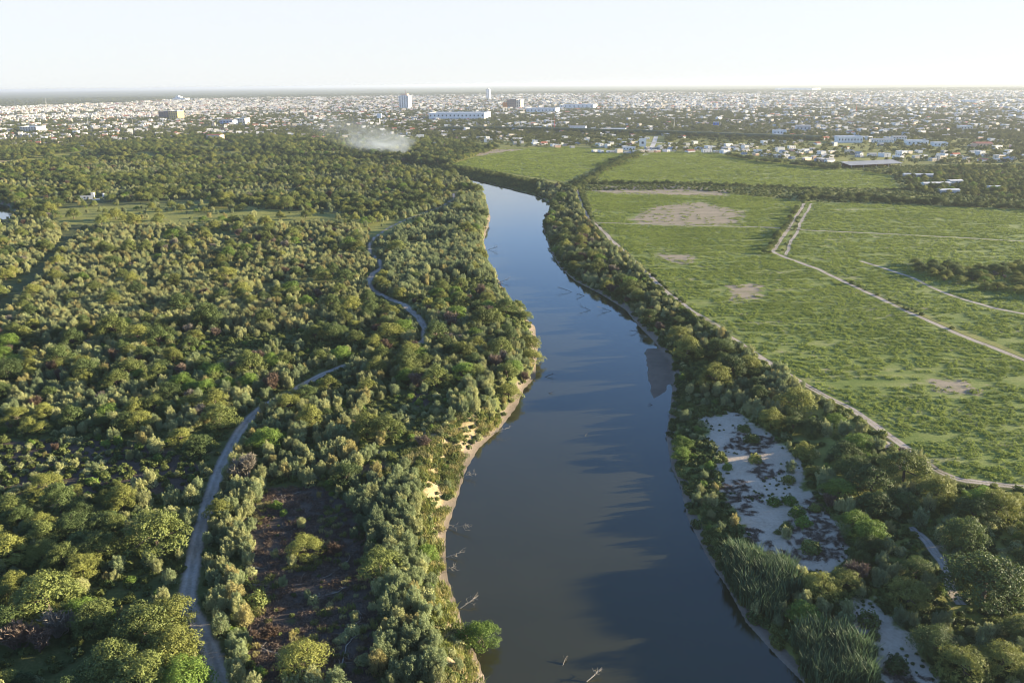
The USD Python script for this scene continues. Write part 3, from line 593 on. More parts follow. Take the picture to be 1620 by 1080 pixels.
# named plants, read off the photograph one by one: kind, crown centre in pixels, radius, tone, label
SOLO = [
    ('mesquite', 345, 655, 5.6, 'olive', 'large rounded olive mesquite right against the dirt path'),
    ('mesquite', 312, 700, 4.2, 'dark', 'dark mesquite below the large rounded one by the path'),
    ('acacia', 420, 690, 4.6, 'bright', 'vivid green acacia standing beside the narrowing dirt path'),
    ('bare', 388, 735, 5.2, 'grey', 'grey twiggy half leafless shrub overhanging the dirt path'),
    ('mesquite', 345, 803, 3.3, 'yellow', 'small airy mesquite alone at the edge of the path'),
    ('mesquite', 243, 835, 7.0, 'olive', 'broad many lobed mesquite beside the straight part of path'),
    ('mesquite', 155, 862, 4.6, 'olive', 'olive mesquite behind the broad many lobed one'),
    ('acacia', 130, 893, 3.8, 'yellow', 'compact yellow green acacia among dark corner trees'),
    ('mesquite', 70, 932, 6.2, 'olive', 'wide mesquite with deep shade beneath, corner thicket'),
    ('mesquite', 10, 865, 4.6, 'yellow', 'yellowish mesquite cut by the picture edge'),
    ('mesquite', 15, 800, 4.4, 'olive', 'olive mesquite at picture edge below dark scrub'),
    ('acacia', 115, 828, 4.8, 'dark', 'dark shaded acacia below the scrubby dark ground'),
    ('mesquite', 228, 985, 6.0, 'olive', 'tall olive mesquite near the path in the corner'),
    ('acacia', 268, 966, 4.8, 'yellow', 'pale topped acacia near the lower end of the path'),
    ('mesquite', 272, 1018, 5.0, 'yellow', 'yellow green mesquite hiding the path bend'),
    ('mesquite', 180, 1040, 5.5, 'olive', 'olive mesquite at the bottom of the corner thicket'),
    ('acacia', 292, 1068, 4.6, 'bright', 'bright acacia beside the lowest stretch of path'),
    ('mesquite', 225, 1062, 5.6, 'olive', 'big mesquite at the bottom frame edge by path'),
    ('bare', 85, 985, 4.4, 'grey', 'pale leafless tree standing out among corner mesquites'),
    ('bare', 25, 1005, 4.4, 'brown', 'purplish leafless shrub mass at the corner edge'),
    ('bare', 60, 1010, 3.6, 'brown', 'purplish leafless shrub next to the pale leafless tree'),
    ('acacia', 130, 962, 3.4, 'bright', 'small bright acacia amid the corner mesquites'),
    ('acacia', 482, 862, 3.9, 'yellow', 'lone round yellow green tree in the charred clearing'),
    ('bare', 528, 866, 2.4, 'rust', 'rusty brown dry bush beside the lone clearing tree'),
    ('bare', 425, 1000, 2.6, 'rust', 'rusty dry brush at the lower edge of the clearing'),
    ('mesquite', 600, 888, 4.6, 'olive', 'grey green feathery tree between clearing and sunlit bank'),
    ('acacia', 478, 1038, 4.6, 'yellow', 'broad yellow green bush at the bottom of the clearing'),
    ('shrub', 405, 945, 2.6, 'olive', 'olive shrub at the clearing edge by the willow row'),
    ('willow', 365, 905, 2.0, 'straw', 'tall straw coloured willow, upper one of the sunlit row'),
    ('willow', 372, 932, 2.1, 'straw', 'tall straw coloured willow, middle one of the sunlit row'),
    ('willow', 384, 968, 2.0, 'straw', 'tall pale willow, lowest one of the sunlit row'),
    ('willow', 348, 888, 1.8, 'pale', 'pale willow next to the top of the sunlit row'),
    ('willow', 392, 800, 1.7, 'pale', 'pale willow where the charred clearing begins'),
    ('willow', 385, 775, 1.6, 'pale', 'slim pale willow above the charred clearing top'),
    ('willow', 396, 825, 1.5, 'bluish', 'bluish willow at the clearing edge below its top'),
    ('willow', 245, 700, 2.4, 'pale', 'tall broad pale willow above the dark scrubby ground'),
    ('willow', 235, 752, 2.4, 'pale', 'tall pale willow amid the dark scrubby ground'),
    ('willow', 218, 762, 1.9, 'pale', 'shorter pale willow amid the dark scrubby ground'),
    ('willow', 622, 930, 2.0, 'bluish', 'bluish willow on the clearing side of the bank'),
    ('willow', 648, 1000, 2.2, 'bluish', 'large bluish willow low on the bank'),
    ('willow', 622, 1004, 1.4, 'pale', 'slim pale cone shaped willow at the clearing corner'),
    ('acacia', 762, 1004, 3.8, 'bright', 'bright green bush jutting out over the river water'),
    ('shrub', 735, 1002, 2.8, 'bright', 'green bush joining the jutting bush to the bank'),
    ('acacia', 819, 479, 2.2, 'bright', 'small bright tree standing alone at the water edge'),
    ('bare', 770, 492, 5.2, 'brown', 'brown leafless tree at the neck of the river bend'),
    ('bare', 712, 503, 5.4, 'brown', 'wide brownish leafless tree by the upper path'),
    ('mesquite', 615, 522, 5.6, 'yellow', 'tan tinged mesquite beside the upper path bend'),
    ('acacia', 838, 540, 4.6, 'yellow', 'sunlit yellow tree at the tip of the river bend'),
    ('acacia', 842, 562, 4.4, 'yellow', 'sunlit yellow green tree overhanging below the bend tip'),
    ('mesquite', 790, 545, 5.0, 'olive', 'rounded olive tree in the middle of the bend'),
    ('acacia', 805, 618, 4.2, 'yellow', 'yellow green tree over the water below the bend'),
    ('mesquite', 545, 435, 5.8, 'dark', 'dark broad mesquite standing over the willow plain'),
    ('mesquite', 505, 430, 5.4, 'dark', 'dark mesquite next to the broad one on the plain'),
    ('mesquite', 1562, 908, 8.0, 'dark', 'large dark spreading tree below the field corner'),
    ('acacia', 1440, 935, 4.4, 'yellow', 'rounded yellow topped bush above the lower sand bar'),
    ('acacia', 1275, 968, 3.4, 'bright', 'bright spreading bush beside the tall cane patch'),
    ('acacia', 1300, 922, 4.0, 'yellow', 'yellow green bush mass at the end of the sand'),
    ('acacia', 1335, 915, 3.6, 'yellow', 'smaller yellow bush next to the sand bar end'),
    ('acacia', 1528, 1045, 4.4, 'yellow', 'sunlit yellow bush at the bottom below the dark tree'),
    ('acacia', 1590, 1035, 4.2, 'yellow', 'sunlit yellow bush beside the frame edge at bottom'),
    ('acacia', 1480, 1010, 4.2, 'dark', 'dark green bush over the lower sand bar'),
    ('mesquite', 1432, 733, 6.4, 'olive', 'large airy brownish mesquite at the corner of the field'),
    ('mesquite', 1262, 630, 6.0, 'yellow', 'wide yellow olive mesquite by the field track'),
    ('mesquite', 1185, 575, 5.0, 'yellow', 'yellow olive mesquite above the mud spit bank'),
    ('bare', 1312, 790, 2.8, 'brown', 'pinkish brown feathery dead shrub at the sand edge'),
    ('shrub', 1195, 722, 2.2, 'yellow', 'yellow green shrub in the middle of the pale sand'),
    ('shrub', 1190, 690, 2.6, 'olive', 'olive shrub at the top of the pale sand bar'),
    ('shrub', 1178, 675, 2.2, 'olive', 'dull shrub at the uppermost edge of the sand'),
    ('shrub', 1225, 790, 2.0, 'bright', 'small shrub on the sand facing the shrub line'),
    ('shrub', 1248, 755, 2.0, 'yellow', 'sunlit yellow shrub near the sand bar back edge'),
    ('shrub', 1250, 788, 2.1, 'bright', 'green shrub, top of the line crossing the sand'),
    ('shrub', 1262, 806, 2.3, 'bright', 'green shrub, middle of the line crossing the sand'),
    ('shrub', 1272, 822, 2.2, 'bright', 'green shrub, foot of the line crossing the sand'),
    ('shrub', 1290, 800, 1.7, 'yellow', 'yellow shrub at the back of the sand bar'),
    ('shrub', 1245, 830, 1.8, 'olive', 'olive shrub in the lower middle of the sand'),
    ('shrub', 1283, 860, 2.6, 'olive', 'large olive shrub low on the sand bar'),
    ('willow', 1252, 735, 1.6, 'bluish', 'grey green willow at the back of the sand'),
    ('shrub', 1375, 975, 2.6, 'olive', 'olive shrub between the canes and lower sand'),
    ('shrub', 1420, 1045, 2.4, 'dark', 'dark shrub standing on the lower sand bar'),
]
SCALE = {'mesquite': 4.0, 'acacia': 4.0, 'willow': 1.5, 'shrub': 1.5, 'bare': 2.6}
HT = {'mesquite': 6.0, 'acacia': 5.6, 'willow': 4.2, 'shrub': 1.7, 'bare': 3.4}
for kind, px, py, R, tone, lab in SOLO:
    s = R / SCALE[kind]; szz = s * (.85 if kind in ('mesquite', 'acacia') and R > 5 else .92)
    if kind == 'willow': s *= .85; szz = s * .95
    q = at(px, py, HT[kind] * szz * .55)[0]
    PLANTS.append([kind, q[0], q[1], max(q[2], WATER + .1), s, szz, -1, px > 870, (px * 37 + py * 11) % 360, tone, lab])
solo_xy = np.array([[p[1], p[2]] for p in PLANTS]); solo_r = np.array([SCALE[p[0]] * p[4] for p in PLANTS])

# hedges and tree lines between the fields: line in pixels, spacing, size, chances, phrase
HEDGE = [
    ([(940,291),(1000,291),(1070,292)], 5.0, .75, 'in the dark hedge across the first field end'),
    ([(1070,293),(1140,294),(1210,296),(1290,300)], 5.5, .62, 'in the low hedge line between the two far fields'),
    ([(1268,318),(1280,309),(1300,304)], 4.0, .8, 'in the bushes where the field tracks meet'),
    ([(1285,313),(1400,319),(1500,325),(1620,331),(1760,338)], 4.2, .78, 'in the dark hedge behind the wide green field'),
    ([(1300,310),(1450,318),(1620,326),(1750,333)], 6.0, .8, 'in the dark hedge behind the wide green field'),
    ([(905,303),(930,285),(960,268),(990,250),(1020,240)], 5.0, .7, 'in the shrub row dividing the far fields'),
    ([(1150,247),(1200,255),(1260,262),(1330,269)], 5.0, .9, 'in the tall hedge at the town edge'),
    ([(1268,326),(1250,352),(1232,378),(1214,402)], 4.0, .55, 'in the low growth along the middle track'),
    ([(700,264),(760,274),(830,287),(900,298)], 5.5, .75, 'on the far shaded bank at the river curve'),
    ([(1370,272),(1410,276),(1460,280)], 6.0, .8, 'in the hedge by the long metal roof'),
    ([(1440,300),(1500,296),(1560,304),(1620,300),(1700,305)], 7.0, .9, 'in the scattered trees behind the hedge'),
]
for k, (ln_, sp, s0, ph) in enumerate(HEDGE):
    r = np.random.default_rng(700 + k); g = shapely.LineString(pl(ln_))
    for t in np.arange(0, g.length, sp * .62):
        p = g.interpolate(t); x, y = p.x + r.normal(0, 1.2), p.y + r.normal(0, 1.6); s = s0 * r.uniform(.6, 1.1)
        PLANTS.append([r.choice(['mesquite', 'acacia', 'shrub'], p=[.6, .25, .15]), x, y, height([[x, y]])[0], s, s * r.uniform(.8, 1.1), ('h', ph), True, r.uniform(0, 360), r.choice(['olive', 'dark']) , None])
ISL = [([(1405,412),(1480,418),(1560,425),(1640,420),(1760,440),(1760,480),(1640,470),(1560,462),(1500,446),(1440,430)], 'in the bushy island within the crop field', .8, 4.6),
       ([(1430,280),(1500,262),(1620,262),(1800,270),(1800,322),(1620,316),(1500,308),(1440,300)], 'in the scrub between the hedge and the town', .75, 6.5),
       ([(940,262),(1000,241),(1030,238),(1000,256),(950,278)], 'in the shrub row dividing the far fields', .6, 6.0)]
for k, (pg, ph, s0, st) in enumerate(ISL):
    r = np.random.default_rng(760 + k); g = shapely.Polygon(pl(pg)).buffer(0); b = g.bounds
    q = grid(b[0], b[2], b[1], b[3], st, r); q = q[shapely.contains_xy(g, q[:, 0], q[:, 1]) & (r.uniform(size=len(q)) < .7)]
    for (x, y), h in zip(q, height(q)):
        s = s0 * r.uniform(.5, 1.15)
        PLANTS.append([r.choice(['mesquite', 'acacia', 'shrub', 'bare'], p=[.5, .25, .17, .08]), x, y, h, s, s * r.uniform(.75, 1.05), ('h', ph), True, r.uniform(0, 360), None, None])
n_fixed = len(PLANTS)
scatter(6.6, 'big', -900, 900, 60, 700, 720, 21)
scatter(7.4, 'big', -1700, 900, 500, 2000, 1950, 22, 720)
tall = np.array([[p[1], p[2]] for p in PLANTS]); tallr = np.array([SCALE[p[0]] * p[4] for p in PLANTS])
scatter(2.0, 'willow', -500, 300, 60, 420, 420, 23)
scatter(2.9, 'willow', -1000, 600, 250, 1300, 1250, 24, 420)
scatter(3.0, 'shrub', -400, 320, 60, 420, 420, 25)
scatter(4.6, 'shrub', -700, 500, 300, 800, 800, 26, 420)
# nothing grows through a named plant, nor saplings under a crown
T1, T2 = cKDTree(solo_xy), cKDTree(tall)
arr = np.array([[p[1], p[2]] for p in PLANTS]); keep = np.ones(len(PLANTS), bool)
d1, i1 = T1.query(arr); d2, i2 = T2.query(arr)
for k in range(n_fixed, len(PLANTS)):
    big = PLANTS[k][0] in ('mesquite', 'acacia', 'bare')
    if d1[k] < solo_r[i1[k]] * (1.15 if big else .85): keep[k] = False
    elif not big and d2[k] < tallr[i2[k]] * .62: keep[k] = False
PLANTS = [p for p, k in zip(PLANTS, keep) if k]
# lower growth along the two dirt ways, so that they stay open to the sky as they are
WAY = [(PATH_B, 0), ([(585,445),(600,464),(640,482),(660,500),(673,520),(671,538)], 0), ([(478,609),(510,592),(548,577)], 0), ([(300,905),(305,890),(316,840),(332,785),(348,740),(362,712),(380,680),(398,658)], 0), ([(314,988),(330,1020),(345,1060),(350,1080)], 0), ([(925,330),(955,366),(972,384)], 1), ([(1050,457),(1090,490),(1125,510)], 1), ([(1290,618),(1345,645),(1390,676),(1440,713)], 1), ([(1490,748),(1620,772)], 1), (SANDPATH, 1), (MID1, 1), ([(1,338),(18,339)], 0), ([(1,343),(16,344)], 0), ([(1,349),(11,349)], 0), ([(128,313),(148,316),(166,317)], 0), ([(128,309),(166,310)], 0)]
wp = []
for pts, _ in WAY:
    g = shapely.LineString(pl(pts)); c = np.array([g.interpolate(t).coords[0] for t in np.arange(0, g.length, 1.5)]); wp.append(proj(np.column_stack([c, height(c)])))
wp = np.vstack(wp); WT = cKDTree(wp[:, :2])
pa = np.array([[p[1], p[2], p[3], SCALE[p[0]] * p[4] * .85, HT[p[0]] * p[5]] for p in PLANTS])
ft, tp0 = proj(pa[:, :3]), proj(pa[:, :3] + np.column_stack([np.zeros((len(pa), 2)), pa[:, 4]])); rad_ = pa[:, 3] * FPX / ft[:, 2]
mid_ = (ft[:, :2] + tp0[:, :2]) / 2; hh_ = np.abs(ft[:, 1] - tp0[:, 1]) / 2
out_ = []
for k, near_ in enumerate(WT.query_ball_point(mid_, np.hypot(rad_, hh_))):
    bad = False
    if near_ and PLANTS[k][10] is None:
        w_ = wp[near_]; bad = bool(np.any((np.abs(w_[:, 0] - mid_[k, 0]) < rad_[k] * .8) & (np.abs(w_[:, 1] - mid_[k, 1]) < hh_[k] * .92) & (w_[:, 2] > ft[k, 2])))
    if not bad: out_.append(PLANTS[k])
    elif (k * 7919) % 10 < 4 and PLANTS[k][0] in ('willow', 'shrub'):
        p = PLANTS[k]; p[4] *= .45; p[5] *= .40; out_.append(p)
PLANTS = out_

# the plants that show largest become individuals, the rest one mass per kind and area
NAME = {'mesquite': ('mesquite_tree', 'mesquite tree'), 'acacia': ('acacia_bush', 'acacia bush'), 'willow': ('willow_sapling', 'willow sapling'), 'shrub': ('leafy_shrub', 'leafy shrub'), 'bare': ('leafless_shrub', 'leafless shrub')}
LOOK = {'olive': 'olive green', 'yellow': 'yellow green', 'dark': 'dark green', 'bright': 'bright green', 'pale': 'pale grey green', 'bluish': 'bluish green', 'straw': 'straw coloured', 'brown': 'purplish brown', 'grey': 'grey', 'rust': 'rusty brown'}
MASS = {'mesquite': 'mesquite_wood', 'acacia': 'acacia_scrub', 'willow': 'willow_thicket', 'shrub': 'shrub_cover', 'bare': 'leafless_scrub'}
rng2 = np.random.default_rng(31)
BIGP = [p for p in PLANTS if p[0] in ('mesquite', 'acacia', 'bare')]; TB = cKDTree([[p[1], p[2]] for p in BIGP]); BY = {'mesquite': 'a mesquite', 'acacia': 'an acacia', 'bare': 'leafless twigs'}
LIMIT = {'mesquite': 290, 'acacia': 290, 'willow': 295, 'shrub': 260, 'bare': 220}
for kind in NAME:
    P = [p for p in PLANTS if p[0] == kind]
    pos = np.array([[p[1], p[2], p[3] + HT[kind] * p[5] * .6] for p in P]); pr = proj(pos)
    inside = (pr[:, 0] > 4) & (pr[:, 0] < 1616) & (pr[:, 1] > 100) & (pr[:, 1] < 1076)
    size = np.where(inside, np.array([p[4] for p in P]) / pr[:, 2], 0) * np.array([50.0 if p[10] else 1.0 for p in P])
    order = np.argsort(-size); solo = set(order[:LIMIT[kind]].tolist()); med = np.median([P[k][5] for k in solo])
    pp_ = shapely.points(pos[:, 0], pos[:, 1]); pathd = -ldist('path', pp_); wat = bank(pos[:, :2])[0]
    rest = {}
    tl = TONES[kind]
    tn = fbm(pos[:, :2] + 300, 30.0, 3, 77)
    for k, p in enumerate(P):
        t = p[9] or tl[int(np.clip((tn[k] - .5) * 3.2 + .5 + rng2.normal(0, .28), 0, .999) * 3)]
        if kind == 'willow' and not p[9]:
            zname = (ZR if p[7] else Z)[p[6]][0] if not isinstance(p[6], tuple) else ''
            t = rng2.choice(['pale', 'bluish', 'straw'], p=[.2, .75, .05] if zname in ('plantation', 'bank') else [.66, .12, .22] if zname == 'willowplain' else [.45, .45, .10])
        v = int(rng2.integers(0, 3))
        if (kind, t, v) not in PRO:
            t0 = tl[0]; stem = {'mesquite': broad_crown, 'shrub': dome_crown}.get(kind)
            src = PRO[kind, t0, v]; c = klass(f'{t}_{kind}_class_{"abc"[v]}'); c.GetReferences().AddInternalReference(src)
            cr = stage.OverridePrim(c.GetPath().AppendChild('crown')); UsdShade.MaterialBindingAPI.Apply(cr).Bind(UsdShade.Material.Get(stage, LK + t + '_leaf'))
            PRO[kind, t, v] = str(c.GetPath())
        ref = PRO[kind, t, v]
        if k in solo and inside[k]:
            nm, cat = NAME[kind]; grp = None
            lab = p[10]
            if not lab:
                ph = p[6][1] if isinstance(p[6], tuple) else (ZR if p[7] else Z)[p[6]][1]
                szw = 'tall' if p[5] > med * 1.12 else 'low' if p[5] < med * .88 else 'medium'
                dd, jj_ = TB.query([p[1], p[2]], 2); near_ = [BIGP[j] for d_, j in zip(dd, jj_) if .05 < d_ < 6.5]
                by = ' beside ' + BY[near_[0][0]] if near_ else ' standing clear'
                if pathd[k] < 7: by = ' at the path side' + (by if near_ else '')
                elif wat[k] < 7: by = ' close to the water' + (by if near_ else '')
                shp = ' slender' if p[5] / p[4] > 1.06 else ' squat' if p[5] / p[4] < .94 else ''
                for lab in (f'{szw}{shp} {LOOK[t]} {cat}{by}, {ph}', f'{szw} {LOOK[t]} {cat}{by}, {ph}', f'{szw}{shp} {LOOK[t]} {cat}, {ph}'):
                    if len(lab.split()) <= 16: break
                grp = lab.replace(cat, cat + ('es' if cat.endswith('sh') else 's'), 1)
            thing(nm, lab, cat, (p[1], p[2], p[3]), p[8], (p[4], p[4], p[5]), grp, None, ref)
        else:
            rest.setdefault((('h', p[6][1]) if isinstance(p[6], tuple) else (p[7], p[6])), []).append((ref, p))
    for key, L in rest.items():
        ph = key[1] if key[0] == 'h' else ((ZR if key[0] else Z)[key[1]][1] if key[1] >= 0 else 'outside')
        refs = sorted({a for a, _ in L}); ix = [refs.index(a) for a, _ in L]
        instancer(MASS[kind], f'mass of more distant {NAME[kind][1]}s {ph}', MASS[kind].replace('_', ' '), refs, [b[1:4] for _, b in L], [b[8] for _, b in L], [(b[4], b[4], b[5]) for _, b in L], ix)

# ---- cane thickets, bank grass, weeds, crops, litter: growth that nobody could count
def fill(name, label, cat, key, poly, step, s, seed, keepf=None, dens=1.0, jit=(.7, 1.3), tint=None):
    r = np.random.default_rng(seed); b = poly.bounds; q = grid(b[0], b[2], b[1], b[3], step, r)
    q = q[shapely.contains_xy(poly, q[:, 0], q[:, 1]) & (r.uniform(size=len(q)) < dens)]
    if keepf is not None: q = q[keepf(q)]
    if not len(q): return
    h = height(q); ok = h > WATER + .05; q, h = q[ok], h[ok]
    instancer(name, label, cat, [PRO[key, v] for v in range(3)], np.column_stack([q, h]), r.uniform(0, 360, len(q)), s * r.uniform(*jit, len(q)), r.integers(0, 3, len(q)))
cane1 = shapely.Polygon(pl([(1146,895),(1160,880),(1200,890),(1245,905),(1256,925),(1250,950),(1235,965),(1222,985),(1195,968),(1165,935)]))
cane2 = shapely.Polygon(pl([(1258,1020),(1290,1008),(1335,1015),(1370,1040),(1378,1090),(1290,1090),(1272,1060)]))
fill('cane_thicket', 'dense bluish green cane thicket at the end of the sand bar', 'cane thicket', 'cane', cane1, 1.3, .95, 41)
fill('cane_thicket', 'cane thicket at the bottom edge below the lower sand bar', 'cane thicket', 'cane', cane2, 1.3, .95, 42)
nocover = lambda q: clear_of(q, .5)
bankband = shapely.Polygon(pl(ARE['dry'][0])).buffer(2.0)
fill('bank_grass', 'tall yellow grass along the sunlit river bank', 'grass', 'grass', bankband.difference(river_poly.buffer(1.3)), .95, 1.25, 43, lambda q: fbm(q, 6.0, 2, 23) > .36, .62)
leftband = shapely.LineString(Lw[3:30]).buffer(12.0).difference(river_poly.buffer(1.5))
fill('bank_weeds', 'straggling weeds over the sunlit bank slope', 'weeds', 'weed', leftband.difference(river_poly.buffer(1.5)), 1.6, 1.05, 44, nocover, .52)
rightband = shapely.LineString(Rw[2:30]).buffer(34.0).difference(river_poly.buffer(1.0))
sandU = shapely.union_all(POLY['sand'])
fill('bank_weeds', 'dark low weeds covering the shaded river bank', 'weeds', 'weed', rightband.difference(sandU).difference(fieldU), 1.5, 1.3, 45, nocover, .7)
forest = shapely.Polygon(pl([(-200,520),(400,500),(640,440),(800,420),(850,560),(800,680),(735,760),(720,960),(770,1090),(-200,1090)])).difference(river_poly.buffer(4)).difference(shapely.union_all(POLY['burnt'][:1]))
fill('forest_weeds', 'low weeds and grass covering the forest floor', 'undergrowth', 'weed', forest, 1.9, 1.15, 46, nocover, .62)
fill('clearing_weeds', 'sparse green weeds sprouting in the charred clearing', 'weeds', 'weed', POLY['burnt'][0], 2.6, .55, 47, lambda q: fbm(q, 7.0, 2, 33) > .45, .5)
fill('clearing_grass', 'tufts of dry grass around the charred clearing', 'grass', 'grass', POLY['burnt'][0], 1.5, .8, 52, lambda q: fbm(q, 8.0, 3, 34) > .53, .6)
fill('clearing_litter', 'dry fallen twigs strewn over the charred clearing', 'litter', 'litter', POLY['burnt'][0], 1.6, 1.0, 48, None, .62)
fill('sand_litter', 'dark dry brush scattered over the pale sand', 'litter', 'litter', sandU, 1.3, .7, 49, lambda q: fbm(q, 9.0, 3, 4) > .56, .75)
fill('sand_weeds', 'small green weeds scattered over the pale sand', 'weeds', 'weed', sandU.buffer(1.5), 1.3, .42, 50, lambda q: (fbm(q, 8.0, 2, 9) > .62) | (sdist(POLY['sand'], shapely.points(q[:, 0], q[:, 1])) < 1.0 + 3 * (fbm(q, 4.0, 2, 19) - .4)), .5)
lowright = shapely.Polygon(pl([(1330,840),(1500,765),(1700,785),(1700,1100),(1480,1100),(1440,1000),(1345,945)])).difference(sandU)
fill('bush_ground_weeds', 'low weeds under the bushes below the field corner', 'weeds', 'weed', lowright, 1.8, 1.2, 51, nocover, .6)
barU = shapely.union_all(POLY['bare'])
verge = RIGHTLAND.intersection(shapely.Polygon(pl([(880,300),(1000,238),(1400,262),(1800,262),(1800,345),(1300,330),(1280,410),(1800,660),(1800,800),(1500,780),(1100,520)]))).difference(fieldU)
fill('verge_weeds', 'rough grass and weeds between the fields', 'weeds', 'weed', verge, 3.0, 1.5, 58, nocover, .6)
FN = ['nearest field along the river', 'wide field behind the middle track', 'far field before the town hedge', 'far field inside the river curve']
for k, g in enumerate(POLY['field']):
    fr = g.buffer(-1.0); rc = np.random.default_rng(640 + k)
    fill('crop_plants', f'clumpy green crop plants covering the {FN[k]}', 'crops', 'crop', fr, [2.0, 2.4, 3.2, 3.6][k], [.85, .95, 1.2, 1.3][k], 60 + k, lambda q: (ldist('track', shapely.points(q[:, 0], q[:, 1])) < -1.2) & (rc.uniform(size=len(q)) < np.clip((fbm(q * [1, 2.4], 16.0, 4, 6) - .22) * 3.6, .18, .97) * np.clip(.5 - sdist(POLY['bare'], shapely.points(q[:, 0], q[:, 1])) / 14 + (fbm(q * [1, 3], 9.0, 2, 66) - .5) * 2.2, .10, 1)), 1.0, (.45, .95))

# ------------------------------------------------------------------ snags and driftwood at the water
def snag(seed, L=4.0, n=9, spread=.9, rise=.35, rad=.10):
    r = np.random.default_rng(seed); main = [np.zeros(3), np.array([L * .5, 0, L * rise * .5]) + r.normal(0, .12 * L / 4, 3), np.array([L, r.normal(0, .3), L * rise])]
    tr, br = [tube(main, [rad, rad * .7, rad * .25], 5)], []
    for k in range(n):
        t = r.uniform(.25, .95); p = main[0] * (1 - t) + main[2] * t; d = unit(1, r)[0] * spread + [.8, 0, .25]; l = L * r.uniform(.2, .45)
        br.append(tube(bend(p, p + d / np.linalg.norm(d) * l, r, .12), [rad * .4, rad * .28, rad * .1], 4))
        for _ in range(2):
            q = p + d / np.linalg.norm(d) * l * r.uniform(.4, .9); e = d + unit(1, r)[0]; br.append(tube(bend(q, q + e / np.linalg.norm(e) * l * .5, r, .1), [rad * .2, rad * .15, rad * .05], 3))
    return join(tr), join(br)
SN = [(708,836,5.0,-15,'driftwood','bleached dead branches fanning from the bank into the river'), (772,690,5.5,10,'driftwood','dead branchy tree fallen from the bank below the cliff'), (728,755,4.0,-5,'driftwood','pale dead branches below the yellow bank bushes'),
      (704,882,3.5,8,'driftwood','thin bare twigs hanging from the bank edge'), (728,962,4.0,25,'driftwood','single bleached branch leaning over water by the jutting bush'), (700,900,3.0,-20,'driftwood','low driftwood lying along the muddy edge'),
      (890,1052,2.0,70,'wet_wood','small forked snag poking out of the river'), (928,1078,3.4,40,'driftwood','crown of dead twigs at the bottom edge of the river'), (926,690,1.2,80,'wet_wood','tiny dark stump alone in the middle of the river'),
      (788,447,5.0,0,'brown_twig','reddish dead branch reaching out above the water edge'), (772,395,6.5,-20,'wet_wood','dark drowned branches below the upper willow stand'), (905,462,6.0,170,'wet_wood','dark drowned branches off the shaded bank, upstream ones'),
      (925,468,4.5,185,'wet_wood','low drowned branch next to the shaded bank'), (935,491,5.0,160,'wet_wood','spiky drowned treetop in the river off the shaded bank'), (968,492,6.0,178,'wet_wood','long drowned branch running out from the shaded bank'),
      (1012,525,4.0,200,'wet_wood','dark drowned bush just above the mud spit'), (1033,640,1.6,200,'wet_wood','dark driftwood lump at the tip of the mud spit'), (862,596,3.0,10,'wet_wood','drowned twigs below the tip of the river bend'), (867,622,1.6,0,'wet_wood','tiny floating stick below the river bend')]
for k, (px, py, L, a, mt, lab) in enumerate(SN):
    q = G(px, py, WATER); t = thing('dead_branch', lab, 'dead branch', (q[0], q[1], WATER + (-.1 if mt != 'driftwood' else .05)), a)
    tr, br = snag(800 + k, L, 9 if L > 2 else 4); part(t, 'limb', tr, mt); part(t, 'twigs', br, mt)
r = np.random.default_rng(77)
for k, pts in enumerate([[(400,925),(440,928),(480,925),(520,912),(545,892),(560,878)], [(480,938),(505,944),(530,938),(548,928)], [(540,1060),(545,1030),(555,1012),(572,1000)], [(562,990),(572,978),(582,975)], [(410,1020),(425,1032),(440,1035)], [(395,893),(400,897),(408,899)], [(405,800),(440,790),(475,778)]]):
    q = pl(pts); q = np.column_stack([q, height(q) + .12])
    t = thing('fallen_branch', ['long bleached branch snaking across the charred clearing', 'curved bleached branch below the long one in the clearing', 'pale branch along the lower clearing floor', 'short pale branch before the bluish willows', 'pale branch by the broad bush in the clearing', 'short pale stick at the clearing edge by the willow row', 'thin pale branch at the top of the clearing'][k], 'fallen branch')
    fine = np.column_stack([np.interp(np.linspace(0, len(q) - 1, 14), np.arange(len(q)), q[:, j]) for j in range(3)]) + r.normal(0, .18, (14, 3)) * [1, 1, .15]
    part(t, 'limb', tube(fine, np.linspace(.13, .05, 14), 4), 'driftwood')
    part(t, 'twigs', join([tube(bend(fine[i], fine[i] + [r.normal(0, 1), r.normal(0, 1), .15], r), [.05, .04, .015], 3) for i in range(1, 13)]), 'driftwood')

# ------------------------------------------------------------------ the town
def box(x0, x1, y0, y1, z0, z1):
    b = trimesh.creation.box((x1 - x0, y1 - y0, z1 - z0)); b.apply_translation(((x0 + x1) / 2, (y0 + y1) / 2, (z0 + z1) / 2)); return np.array(b.vertices), np.array(b.faces)
def gable(w, d, z, rise, over=.4):
    w, d = w / 2 + over, d / 2 + over
    v = np.array([[-w, -d, z], [w, -d, z], [w, d, z], [-w, d, z], [-w, 0, z + rise], [w, 0, z + rise]])
    return v, np.array([[0, 1, 5], [0, 5, 4], [2, 3, 4], [2, 4, 5], [1, 2, 5], [3, 0, 4], [0, 3, 2], [0, 2, 1]])
def parapet(w, d, z, t=.25, h=.5):
    w, d = w / 2, d / 2
    return join([box(-w + t, w - t, -d + t, d - t, z, z + .08), box(-w, w, -d - .003, -d + t, z, z + h), box(-w, w, d - t, d + .003, z, z + h), box(-w - .003, -w + t, -d + t, d - t, z, z + h), box(w - t, w + .003, -d + t, d - t, z, z + h)])
